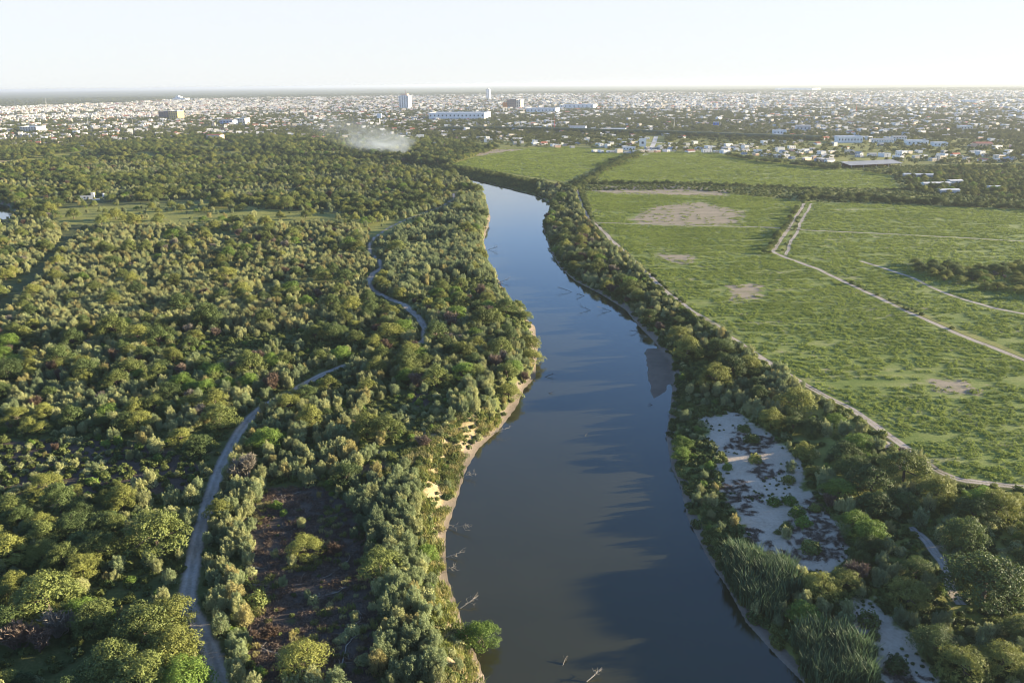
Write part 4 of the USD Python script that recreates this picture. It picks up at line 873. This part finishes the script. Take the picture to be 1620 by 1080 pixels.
def house_parts(c, w, d, hgt, wall, roof, pitched, two):
    part(c, 'wall', box(-w / 2, w / 2, -d / 2, d / 2, -.3, hgt), wall)
    rf = part(c, 'roof', gable(w, d, hgt, min(w, d) * .22) if pitched else parapet(w, d, hgt), roof)
    if not pitched: part(rf, 'water_tank', np.array(trimesh.creation.cylinder(.6, 1.1, sections=8).vertices) + [w * .28, d * .2, hgt + .65] if False else box(w * .2, w * .2 + 1.1, d * .1, d * .1 + 1.1, hgt + .09, hgt + 1.25), 'dark_roof')
    part(c, 'door', box(-.5, .5, -d / 2 - .06, -d / 2 + .02, 0, 2.1), 'brown_paint')
    for f in range(2 if two else 1):
        for x in (-w * .33, w * .33):
            part(c, 'window', box(x - .7, x + .7, -d / 2 - .05, -d / 2 + .02, 1.0 + f * 3, 2.2 + f * 3), 'window_dark')
        part(c, 'window', box(-w / 2 - .05, -w / 2 + .02, -.7, .7, 1.0 + f * 3, 2.2 + f * 3), 'window_dark')
HOUSE = []
PAL = [('white_paint', 'white_roof', False, 'white flat roofed house'), ('cream_paint', 'white_roof', False, 'cream flat roofed house'), ('white_paint', 'metal_roof', True, 'white house with grey metal gable roof'), ('peach_paint', 'white_roof', False, 'peach flat roofed house'),
       ('grey_paint', 'concrete_paint', False, 'grey concrete house'), ('blue_paint', 'metal_roof', True, 'pale blue house with metal roof'), ('white_paint', 'red_roof', True, 'white house with red roof'), ('cream_paint', 'concrete_paint', False, 'cream two storey house'), ('pink_paint', 'white_roof', False, 'pink flat roofed house'), ('white_paint', 'white_roof', False, 'white two storey house')]
for k, (wl, rf, pt, lb) in enumerate(PAL):
    c = klass(f'house_class_{"abcdefghij"[k]}'); two = 'two storey' in lb
    house_parts(c, [11, 9, 13, 8, 10, 9, 12, 9, 9, 12][k], [8, 9, 8, 11, 7, 7, 9, 8, 7, 9][k], 6.4 if two else [3.6, 3.4, 3.2, 3.8, 3.5, 3.0, 3.4, 6, 3.5, 6][k], wl, rf, pt, two)
    HOUSE.append(str(c.GetPath()))
TOWN_EDGE = ([-600, 0, 60, 190, 330, 420, 520, 640, 760, 860, 1000, 1140, 1300, 1420, 1620, 2200], [250, 238, 236, 231, 219, 219, 219, 222, 228, 234, 240, 243, 254, 258, 258, 265])
r = np.random.default_rng(90)
def town_points(n, r1, r):
    rad = np.sqrt(r.uniform(900 ** 2, r1 ** 2, n)); a = np.radians(r.uniform(-36, 36, n)); q = np.column_stack([rad * np.sin(a), rad * np.cos(a)])
    pr = proj(np.column_stack([q, np.zeros(n)])); return q, pr, rad
tq, tp_, trad = town_points(60000, 7500, r)
edge = np.interp(tp_[:, 0], *TOWN_EDGE)
above = edge - tp_[:, 1]
block = .55 * fbm(tq, 300.0, 3, 14) + .45 * fbm(tq * [1, .6], 70.0, 2, 16); lefty = np.clip((760 - tp_[:, 0]) / 500, 0, 1)
dens = np.clip(.36 + (block - .5) * 3.0, .04, .95) * np.clip(.80 + .42 * lefty * np.clip(above / 22, 0, 1) + .45 * np.clip(above / 40, 0, 1), 0, 1.6)
band = ((tp_[:, 0] > 820) & (tp_[:, 0] < 1500) & (above < 16)); dens = np.where(band, np.maximum(dens, .5), dens)
dens *= np.clip(1.15 - np.maximum(trad - 4500, 0) / 3500, .12, 1)
farline = np.interp(tp_[:, 0], [-300, 0, 150, 300, 450, 560, 640, 900, 1620], [176, 171, 164, 158, 150, 143, 140, 139, 142])
okh = (tp_[:, 1] > farline + 6 * (fbm(tq, 500.0, 2, 44) - .5) * (trad > 3000)) & (above > 0) & (r.uniform(size=len(tq)) < dens) & (np.abs(tp_[:, 0] - 810) < 1000)
MARK_BOXES = []      # pixel boxes kept clear for the landmarks
# landmarks: name, category, label, x0, x1, base y, top y, depth m, wall, roof, windows (columns, rows)
LM = [
    ('hotel_tower', 'tower block', 'tall white hotel tower with red mast on its roof', 634, 649, 172, 152, 26, 'white_paint', 'white_roof', (4, 12)),
    ('slim_tower', 'tower block', 'slim pale tower rising beyond the brown block', 770, 775, 157, 142, 16, 'white_paint', 'white_roof', (2, 8)),
    ('brown_block', 'office block', 'dark brown office block with cream side wall', 804, 819, 171, 158, 34, 'brown_paint', 'dark_roof', (6, 5)),
    ('cream_block', 'office block', 'cream block joined to the dark brown one', 819, 826, 171, 159, 30, 'cream_paint', 'white_roof', (2, 5)),
    ('yellow_block', 'office block', 'yellow block catching the sun above the old town', 273, 287, 189, 176, 30, 'ochre_paint', 'white_roof', (4, 5)),
    ('shaded_block', 'office block', 'brown block adjoining the yellow one', 256, 272, 187, 177, 26, 'brown_paint', 'dark_roof', (4, 4)),
    ('warehouse', 'warehouse', 'very long white warehouse below the hotel tower', 684, 772, 188, 179, 60, 'white_paint', 'white_roof', (14, 1)),
    ('warehouse', 'warehouse', 'long white shed beyond the shrub row and brown block', 836, 882, 178, 172, 50, 'white_paint', 'white_roof', (8, 1)),
    ('warehouse', 'warehouse', 'low long white shed behind the dark tree line', 888, 942, 171, 166, 50, 'white_paint', 'white_roof', (8, 1)),
    ('warehouse', 'warehouse', 'far white roofed hall near the horizon', 1232, 1292, 143, 140, 120, 'white_paint', 'white_roof', (8, 1)),
    ('warehouse', 'warehouse', 'bright white far hall on the paler plain', 1518, 1544, 162, 159, 60, 'white_paint', 'white_roof', (5, 1)),
    ('basilica', 'church', 'white stepped church silhouetted on the far rise', 277, 297, 159, 152, 40, 'white_paint', 'cream_paint', (4, 1)),
    ('assembly_hall', 'hall', 'white hall with a row of dark windows by trees', 1322, 1361, 226, 217, 26, 'white_paint', 'white_roof', (8, 1)),
    ('school', 'school', 'long white arcaded school building behind the metal shed', 1376, 1412, 226, 221, 14, 'white_paint', 'metal_roof', (9, 1)),
    ('school_wing', 'school', 'grey roofed two storey wing of the school', 1410, 1432, 223, 217, 16, 'white_paint', 'metal_roof', (5, 2)),
    ('school_hall', 'school', 'bright white hall beside the school wing', 1432, 1465, 230, 223, 18, 'white_paint', 'white_roof', (5, 1)),
    ('shop', 'shop', 'white shop with tall end wall near the school', 1474, 1496, 232, 226, 16, 'white_paint', 'white_roof', (4, 1)),
    ('brick_works', 'workshop', 'dull red roofed works with white end wall', 1540, 1566, 233, 227, 18, 'peach_paint', 'red_roof', (5, 1)),
    ('shaded_hall', 'hall', 'pale grey hall among the middle town trees', 1258, 1281, 207, 200, 22, 'grey_paint', 'metal_roof', (4, 1)),
    ('white_hall', 'hall', 'white gabled hall in the trees above the hedge', 1222, 1243, 213, 207, 20, 'white_paint', 'white_roof', (4, 1)),
    ('blue_house', 'house', 'vivid blue house alone among the town trees', 1128, 1137, 200, 194, 10, 'bright_blue_paint', 'white_roof', (2, 2)),
    ('cream_hall', 'hall', 'cream hall among the far town trees', 1516, 1535, 206, 200, 26, 'cream_paint', 'white_roof', (4, 1)),
    ('roadside_shed', 'shed', 'long white roofed shed at the corner of the far field', 985, 1005, 238, 233, 9, 'white_paint', 'white_roof', (4, 1)),
    ('arched_house', 'house', 'white house with dark arched front by the lane', 1011, 1022, 232, 221, 10, 'white_paint', 'white_roof', (1, 1)),
    ('depot', 'warehouse', 'low cream depot beside the smoke and forest edge', 331, 352, 222, 214, 16, 'cream_paint', 'red_roof', (4, 1)),
    ('depot', 'warehouse', 'cream roofed depot where the smoke thins out', 488, 512, 221, 217, 14, 'cream_paint', 'red_roof', (4, 1)),
    ('market_hall', 'hall', 'white market hall in front of the dark levee', 902, 927, 206, 201, 22, 'white_paint', 'metal_roof', (5, 1)),
    ('market_hall', 'hall', 'second white market hall along the levee', 950, 990, 208, 204, 22, 'white_paint', 'white_roof', (6, 1)),
    ('lone_shed', 'shed', 'small white shed alone in the wood by the far river', 686, 699, 230, 226, 9, 'white_paint', 'white_roof', (2, 1)),
    ('civic_hall', 'hall', 'wide white civic building in the old town', 40, 66, 208, 201, 30, 'cream_paint', 'white_roof', (6, 2)),
    ('civic_hall', 'hall', 'white civic building facing the old town trees', 376, 392, 196, 188, 24, 'cream_paint', 'white_roof', (4, 2)),
    ('clinic', 'clinic', 'blue tinted clinic building in the old town', 352, 372, 197, 191, 24, 'blue_paint', 'metal_roof', (4, 2)),
]
for nm, cat, lab, x0, x1, yb, yt, dep, wl, rf, (nc, nrw) in LM:
    a, b = G(x0, yb), G(x1, yb); c = (a + b) / 2; dist = np.hypot(*c); w = np.linalg.norm(b - a)
    pb = proj([c[0], c[1], 0]); hgt = (yb - yt) * pb[2] / FPX * .97
    rot = math.degrees(math.atan2(b[1] - a[1], b[0] - a[0]))
    ctr = c + (c / dist) * dep / 2
    t = thing(nm, lab, cat, (ctr[0], ctr[1], 0), rot)
    MARK_BOXES.append((c[0], c[1], max(w, dep) * .62 + 12))
    if nm == 'basilica':
        wall = part(t, 'wall', box(-w / 2, w / 2, -dep / 2, dep / 2, 0, hgt * .5), wl); part(t, 'nave', box(-w * .38, w * .05, -dep * .3, dep * .3, hgt * .5, hgt * .8), wl); part(t, 'tower', box(-w * .30, -w * .12, -dep * .2, dep * .2, hgt * .8, hgt * 1.05), wl); part(t, 'roof', gable(w * .40, dep * .5, hgt * .5 + .02, 5), rf)
    else:
        part(t, 'wall', box(-w / 2, w / 2, -dep / 2, dep / 2, -.5, hgt), wl)
        part(t, 'roof', gable(w, dep, hgt, dep * .10) if rf in ('metal_roof', 'red_roof') else parapet(w, dep, hgt, .4, min(1.2, hgt * .12)), rf)
    ch = hgt / nrw
    for i in range(nc):
        for j in range(nrw):
            xc = -w / 2 + w * (i + .5) / nc; ww = w / nc * (.16 if nrw == 1 else .26); zc = ch * (j + .55); wh = min(ch * (.16 if nrw == 1 else .28), 2.2)
            part(t, 'window', box(xc - ww, xc + ww, -dep / 2 - .08, -dep / 2 + .05, zc - wh, zc + wh), 'window_dark')
    if nm == 'hotel_tower':
        part(t, 'penthouse', box(-w * .28, w * .32, -dep * .3, dep * .3, hgt + .2, hgt + 7), 'peach_paint'); part(t, 'mast', tube([(w * .05, 0, hgt + 7), (w * .05, 0, hgt + 24)], [1.0, .4], 4), 'red_paint')
    if nm == 'slim_tower': part(t, 'penthouse', box(-w * .3, w * .3, -dep * .3, dep * .3, hgt + .2, hgt + 6), 'white_paint')
# the long metal roof beside the field, a lean-to on posts
a = pl([(1378,276),(1405,252)]); c = a.mean(0)
t = thing('open_barn', 'low open barn with long grey corrugated roof beside the far field', 'barn', (*pl([(1378,264)])[0], 0), 12)
part(t, 'roof', (np.array([[-32, -9, 3.2], [32, -9, 3.6], [32, 9, 6.0], [-32, 9, 5.2], [-32, -9, 3.45], [32, -9, 3.85], [32, 9, 6.25], [-32, 9, 5.45]]), np.array([[0, 2, 1], [0, 3, 2], [4, 5, 6], [4, 6, 7], [0, 1, 5], [0, 5, 4], [1, 2, 6], [1, 6, 5], [2, 3, 7], [2, 7, 6], [3, 0, 4], [3, 4, 7]])), 'metal_roof')
for x in (-30, -15, 0, 15, 30):
    part(t, 'post', box(x - .15, x + .15, -8.7, -8.4, -.3, 3.3 + (x + 30) * .006), 'steel_paint'); part(t, 'post', box(x - .15, x + .15, 8.2, 8.5, -.3, 5.2), 'steel_paint')
part(t, 'back_wall', box(-30, 30, 8.55, 8.7, -.3, 5.0), 'brown_paint')
for k, (px, py, w, d, a, lab) in enumerate([(1452,280,26,8,-14,'long low shed with pale roof near the hedge end'), (1480,294,24,7,4,'pale roofed cattle shed behind the dark hedge'), (1510,290,12,6,8,'small shed next to the pale roofed cattle shed'), (1500,305,16,6,2,'low shed right behind the dark hedge'), (1572,300,9,6,0,'tiny white shed among the scrub trees')]):
    q = pl([(px, py)])[0]; t = thing('farm_shed', lab, 'shed', (q[0], q[1], 0), a); part(t, 'wall', box(-w / 2, w / 2, -d / 2, d / 2, -.2, 2.6), 'grey_paint'); part(t, 'roof', gable(w, d, 2.6, .9), 'white_roof'); part(t, 'door', box(-1.2, 1.2, -d / 2 - .06, -d / 2 + .02, 0, 2.2), 'dark_roof')
q = pl([(138, 315)])[0]
t = thing('ruin', 'small white ruin with a square tower in the grass clearing', 'ruin', (q[0], q[1], 0), 14)
part(t, 'wall', join([box(-5, 4, -2.6, -2.2, -.2, 3.2), box(-5, -4.6, -2.2, 2.4, -.2, 2.6), box(-5, 4, 2.4, 2.8, -.2, 2.2)]), 'white_paint'); part(t, 'tower', box(4, 6.4, -2.6, .2, -.2, 5.4), 'white_paint'); part(t, 'window', box(-2, -.6, -2.66, -2.55, 1, 2.2), 'window_dark'); part(t, 'doorway', box(.8, 1.9, -2.66, -2.55, 0, 2.1), 'window_dark')
q = pl([(155, 316)])[0]; top('rubble_slab', box(-4, 4, -2, 2, -.1, .5), 'white_paint', 'low white concrete slab next to the white ruin', 'slab', None, False, (q[0], q[1], 0))
q = pl([(164, 312)])[0]; t = thing('well_post', 'white gate post standing beyond the white ruin', 'post', (q[0], q[1], 0)); part(t, 'shaft', box(-.6, .6, -.6, .6, -.2, 3), 'white_paint'); part(t, 'cap', box(-.8, .8, -.8, .8, 3, 3.4), 'white_paint')
# masts and the water tower
MAST = [(872, 205, 186, 'white'), (877, 205, 184, 'red'), (1298, 183, 167, 'white'), (1175, 165, 142, 'white'), (1198, 162, 144, 'white'), (1281, 155, 145, 'red'), (1002, 168, 151, 'white'), (1009, 170, 150, 'white'), (74, 170, 156, 'white'), (140, 200, 187, 'white'), (210, 197, 184, 'white'), (1354, 178, 165, 'red'), (1478, 182, 170, 'white'), (1066, 205, 188, 'white'), (799, 178, 163, 'orange')]
MLAB = ['white radio mast near the two market halls', 'red and white radio mast beside the white mast', 'tall white mast over the hazy middle town', 'thin white mast against the far haze', 'slender mast beside the thin hazy one', 'red topped mast before the far white hall', 'pale mast standing over the middle trees', 'paler twin mast over the middle trees', 'thin mast above the oldest white houses', 'mast above the nearer old town trees', 'mast beside the brown and yellow blocks', 'red banded mast over the hazy plain', 'white mast beyond the school roofs', 'lattice mast by the levee road', 'orange water tower on legs beside the brown block']
for (px, yb, yt, col), lab in zip(MAST, MLAB):
    q = G(px, yb); d = proj([q[0], q[1], 0])[2]; h = (yb - yt) * d / FPX; rd = max(.35, d * .00022)
    if col == 'orange':
        t = thing('water_tower', lab, 'water tower', (q[0], q[1], 0)); part(t, 'tank', box(-7, 7, -7, 7, h * .55, h), 'orange_paint')
        for x in (-5, 5):
            for y in (-5, 5): part(t, 'leg', tube([(x, y, -.5), (x * .9, y * .9, h * .55)], [.9, .8], 4), 'white_paint')
        continue
    t = thing('radio_mast', lab, 'mast', (q[0], q[1], 0)); part(t, 'shaft', tube([(0, 0, -.5), (0, 0, h * .5), (0, 0, h)], [rd * 1.4, rd, rd * .5], 4), col + '_paint')
    part(t, 'antenna', join([box(-rd * 2.2, rd * 2.2, -rd, rd, h * .82, h * .86), box(-rd, rd, -rd * 2.2, rd * 2.2, h * .92, h * .95)]), 'steel_paint')
q = G(601, 199); t = thing('water_tower', 'white square water tank on a single column near the smoke', 'water tower', (q[0], q[1], 0)); part(t, 'column', tube([(0, 0, -.5), (0, 0, 18)], [1.6, 1.3], 6), 'white_paint'); part(t, 'tank', box(-5, 5, -5, 5, 17, 28), 'white_paint')

# houses
MB = np.array(MARK_BOXES); TM = cKDTree(MB[:, :2])
hq, hp, hr_ = tq[okh], tp_[okh], trad[okh]
dm, im = TM.query(hq); far_ok = dm > MB[im, 2] * .9
hq, hp, hr_ = hq[far_ok], hp[far_ok], hr_[far_ok]
order = np.argsort(hr_); sel = []; taken = cKDTree(hq); alive = np.ones(len(hq), bool)
for k in order:
    if not alive[k]: continue
    sel.append(k)
    for j in taken.query_ball_point(hq[k], 12.5): alive[j] = j == k
hq, hp, hr_ = hq[sel], hp[sel], hr_[sel]
# a row of houses right along the edge of the far fields and of the old town
ROW = [([(930,240),(1000,243),(1060,240),(1140,242),(1220,248),(1300,256),(1360,262)], 12.0), ([(950,233),(1040,236),(1140,237),(1240,243),(1330,251)], 13.0), ([(1150,232),(1250,238),(1380,247),(1480,252),(1600,256)], 14.0), ([(40,237),(110,235),(190,230)], 13.0), ([(240,214),(330,211),(420,214),(510,219)], 15.0)]
add = []
for pts, sp in ROW:
    g = shapely.LineString(gp(pts)); add += [[*g.interpolate(s).coords[0]] for s in np.arange(0, g.length, sp) + r.normal(0, 1.5, len(np.arange(0, g.length, sp))) if r.uniform() < .78]
add = np.array(add) + r.normal(0, 1.5, (len(add), 2)); dm, im = TM.query(add); add = add[dm > MB[im, 2] * .6]
T3 = cKDTree(hq); add = add[T3.query(add)[0] > 10]
hq = np.vstack([add, hq]); hr_ = np.hypot(hq[:, 0], hq[:, 1]); hp = proj(np.column_stack([hq, np.zeros(len(hq))]))
hv = r.choice(10, len(hq), p=[.24, .15, .12, .08, .08, .05, .05, .06, .04, .13]); hrot = 18 + 90 * r.integers(0, 4, len(hq)) + r.normal(0, 4, len(hq))
hs = np.column_stack([r.uniform(.75, 1.5, len(hq)), r.uniform(.75, 1.4, len(hq)), r.uniform(.85, 1.3, len(hq))]) * np.clip((.74 + np.maximum(hr_ - 1500, 0) / 9000), .74, 1.25)[:, None]
inside = (hp[:, 0] > 2) & (hp[:, 0] < 1618)
order = np.argsort(np.where(inside, hr_, 1e9)); ind = set(order[:295].tolist())
def where_house(px, py):
    if px < 240: return 'at forest edge of old town'
    if px < 540: return 'between forest and yellow block'
    if px < 820: return 'near the smoke and long warehouse'
    if px < 945: return 'behind the field inside river curve'
    if px < 1030: return 'near the shed at field corner'
    if px < 1150: return 'on the street facing the far field'
    if px < 1330: return 'behind the tall hedge'
    if px < 1470: return 'between the open barn and the school'
    return 'beyond the scrub and cattle sheds'
for k in order[:295]:
    w = where_house(*hp[k, :2]); sz = 'large' if hs[k, 0] > 1.22 else 'small' if hs[k, 0] < .95 else 'mid-sized'
    lab = f'{sz} {PAL[hv[k]][3]} {w}'
    thing('house', lab, 'house', (*hq[k], 0), hrot[k], hs[k], f'{lab.replace(" house", " houses", 1)}', None, HOUSE[hv[k]])
rest = np.array([k for k in range(len(hq)) if k not in ind])
instancer('distant_houses', 'thousands of small pale houses of the distant town', 'houses', HOUSE, np.column_stack([hq[rest], np.zeros(len(rest))]), hrot[rest], hs[rest], hv[rest])
ROADS = []
for pts, wd, lab in [([(1078,161.5),(1180,160.5),(1270,161),(1350,162)], 22.0, 'pale straight road across the hazy right part of town'), ([(930,222),(985,224),(1040,226),(1110,228)], 9.0, 'pale lane behind the first houses near the field corner'), ([(1020,246),(1028,238),(1034,228),(1038,216)], 7.0, 'lane running from the field corner into town'), ([(20,190),(150,186),(300,182),(420,180)], 16.0, 'pale avenue crossing the old town')]:
    g = shapely.LineString(gp(pts)); ROADS.append(g); b_ = g.buffer(wd / 2, cap_style='flat')
    top('town_road', up_faces(sheet(b_, .12, 10)), 'concrete_paint', lab, None, 'structure')
ROADU = shapely.union_all(ROADS).buffer(16)
# trees of the town and the plain behind
r = np.random.default_rng(95)
A1, A2 = town_points(80000, 3000, r), town_points(150000, 10000, r); kp = A2[2] > 3000
tq2, tp2, trad2 = (np.concatenate([a, b[kp]]) for a, b in zip(A1, A2))
ab = np.interp(tp2[:, 0], *TOWN_EDGE) - tp2[:, 1]
f2 = fbm(tq2, 200.0, 3, 15); left2 = np.clip((760 - tp2[:, 0]) / 500, 0, 1)
dn = np.clip(.50 + (f2 - .5) * 1.8, .05, 1) * (1 - .40 * left2 * np.clip(ab / 22, 0, 1)) * np.clip(1.0 - np.maximum(trad2 - 5000, 0) / 6000, .3, 1)
ok = (ab > -3) & (r.uniform(size=len(tq2)) < dn) & (np.abs(tp2[:, 0] - 810) < 1000)
ok &= ~shapely.contains_xy(fieldU.buffer(4), tq2[:, 0], tq2[:, 1])
ok &= (bank(tq2)[0] > 4) & ~shapely.contains_xy(ROADU, tq2[:, 0], tq2[:, 1])
q = tq2[ok]; dh, _ = cKDTree(hq).query(q); dmk, imk = TM.query(q); q = q[(dh > 6) & (dmk > MB[imk, 2] * .8)]
rad = np.hypot(q[:, 0], q[:, 1])
instancer('town_trees', 'dark green trees filling the town between the houses', 'trees', [PRO['far', v] for v in range(3)], np.column_stack([q, np.zeros(len(q))]), r.uniform(0, 360, len(q)), np.column_stack([r.uniform(.6, 1.2, len(q))] * 2 + [r.uniform(.55, 1.08, len(q))]) * np.clip(1 + (rad - 3000) / 6000, 1, 1.9)[:, None], r.integers(0, 3, len(q)))
# the dark embankment with its line of trees
for k, (pts, lab) in enumerate([([(700,206),(820,206),(960,210),(1080,214),(1200,219),(1300,222)], 'long dark grassy levee running before the town')]):
    g = shapely.LineString(gp(pts)); L = np.array(g.coords); V, Fc = [], []
    for i, p in enumerate(L):
        t = L[min(i + 1, len(L) - 1)] - L[max(i - 1, 0)]; t /= np.linalg.norm(t); n = np.array([-t[1], t[0]])
        for o, z in ((-16, -.2), (-4, 7.0), (4, 7.0), (16, -.2)): V.append([*(p + n * o), z])
    for i in range(len(L) - 1):
        for j in range(3): a = i * 4 + j; Fc += [[a, a + 4, a + 1], [a + 1, a + 4, a + 5]]
    foliage('levee_grass', (0.035, 0.048, 0.018), (0.075, 0.085, 0.030), 0.0)
    top('levee', (np.array(V), np.array(Fc)), 'levee_grass', lab, None, 'structure')
    s = np.arange(0, g.length, 5.0); q = np.array([g.interpolate(x).coords[0] for x in s]) + r.normal(0, 3, (len(s), 2)) - [0, 14]
    instancer('levee_trees', 'unbroken dark tree line at the foot of the levee', 'tree line', [PRO['far', v] for v in range(3)], np.column_stack([q, np.zeros(len(q))]), r.uniform(0, 360, len(q)), r.uniform(.8, 1.35, len(q)), r.integers(0, 3, len(q)))

# ------------------------------------------------------------------ smoke over the far wood, and the haze of the air
a, b = G(648, 246), G(515, 238); ax = b - a; Ls = np.linalg.norm(ax); rotS = math.degrees(math.atan2(ax[1], ax[0]))
sp = trimesh.creation.icosphere(4); v = np.array(sp.vertices)
SR = np.array([Ls * .80, 46.0, 42.0]); SC = np.array([Ls * .68, 0, 30.0])
v2 = v * (1 + (meshkit.fbm(v * 2 + 9, 3, 2)[:, None] - .5) * .2) * SR + SC; v2[:, 2] = np.maximum(v2[:, 2], .6)
usdkit.material(stage, LK + 'smoke_air', {'t': ('texture_coordinate', {}), 'm': ('mapping', {'scale': (.020, .04, .055)}), 'n': ('noise_texture', {'scale': 1.0, 'detail': 5.0, 'roughness': .62, 'distortion': .9}),
    'r': ('map_range', {'from_min': .40, 'from_max': .66, 'to_min': 0.0, 'to_max': .015, 'clamp': True}), 's': ('separate_xyz', {}), 'f': ('map_range', {'from_min': -5.0, 'from_max': Ls * 1.0, 'to_min': 1.6, 'to_max': .25, 'clamp': True}),
    # the plume rises as it drifts: the core follows a sloping line
    'sl': ('math', {'math_type': 'multiply_add', 'value2': .17, 'value3': 7.0}), 'dz': ('math', {'math_type': 'subtract'}), 'dzn': ('math', {'math_type': 'divide', 'value2': 24.0}), 'dz2': ('math', {'math_type': 'multiply'}),
    'dyn': ('math', {'math_type': 'divide', 'value2': 34.0}), 'dy2': ('math', {'math_type': 'multiply'}), 'rr': ('math', {'math_type': 'add'}), 'g': ('map_range', {'range_type': 'smoothstep', 'from_min': 1.0, 'from_max': 0.0, 'to_min': 0.0, 'to_max': 1.0, 'clamp': True}),
    'e': ('map_range', {'range_type': 'smoothstep', 'from_min': Ls * 1.42, 'from_max': Ls * .45, 'to_min': 0.0, 'to_max': 1.0, 'clamp': True}), 'b': ('map_range', {'range_type': 'smoothstep', 'from_min': -8.0, 'from_max': 18.0, 'clamp': True}),
    'x': ('math', {'math_type': 'multiply'}), 'x2': ('math', {'math_type': 'multiply'}), 'x3': ('math', {'math_type': 'multiply'}), 'x4': ('math', {'math_type': 'multiply'}), 'v': ('principled_volume', {'color': (.80, .89, 1.0), 'anisotropy': .1})},
    [('t.object', 'm.vector'), ('m.vector', 'n.vector'), ('n.fac', 'r.value'), ('t.object', 's.vector'), ('s.x', 'f.value'), ('s.x', 'sl.value1'), ('s.z', 'dz.value1'), ('sl.value', 'dz.value2'), ('dz.value', 'dzn.value1'), ('dzn.value', 'dz2.value1'), ('dzn.value', 'dz2.value2'),
     ('s.y', 'dyn.value1'), ('dyn.value', 'dy2.value1'), ('dyn.value', 'dy2.value2'), ('dz2.value', 'rr.value1'), ('dy2.value', 'rr.value2'), ('rr.value', 'g.value'), ('s.x', 'e.value'), ('s.x', 'b.value'),
     ('r.result', 'x.value1'), ('f.result', 'x.value2'), ('x.value', 'x2.value1'), ('g.result', 'x2.value2'), ('x2.value', 'x3.value1'), ('e.result', 'x3.value2'), ('x3.value', 'x4.value1'), ('b.result', 'x4.value2'), ('x4.value', 'v.density')], volume='v.volume')
m = usdkit.mesh(stage, '/World/smoke', (v2, np.array(sp.faces)), LK + 'smoke_air', True); put(m, (a[0], a[1], 0), rotS)
tag(m.GetPrim(), 'white smoke drifting over the far wood before the town', 'smoke', None, 'stuff')
usdkit.material(stage, LK + 'haze_air', {'v': ('principled_volume', {'color': (.56, .61, .68), 'density': 6.0e-5, 'anisotropy': 0.3})}, volume='v.volume')
hz = trimesh.creation.box((130000, 130000, 110)); hz.apply_translation((0, 0, 45))
m = usdkit.mesh(stage, '/World/haze', hz, LK + 'haze_air'); tag(m.GetPrim(), 'thin pale haze over the whole plain', 'haze', None, 'stuff')
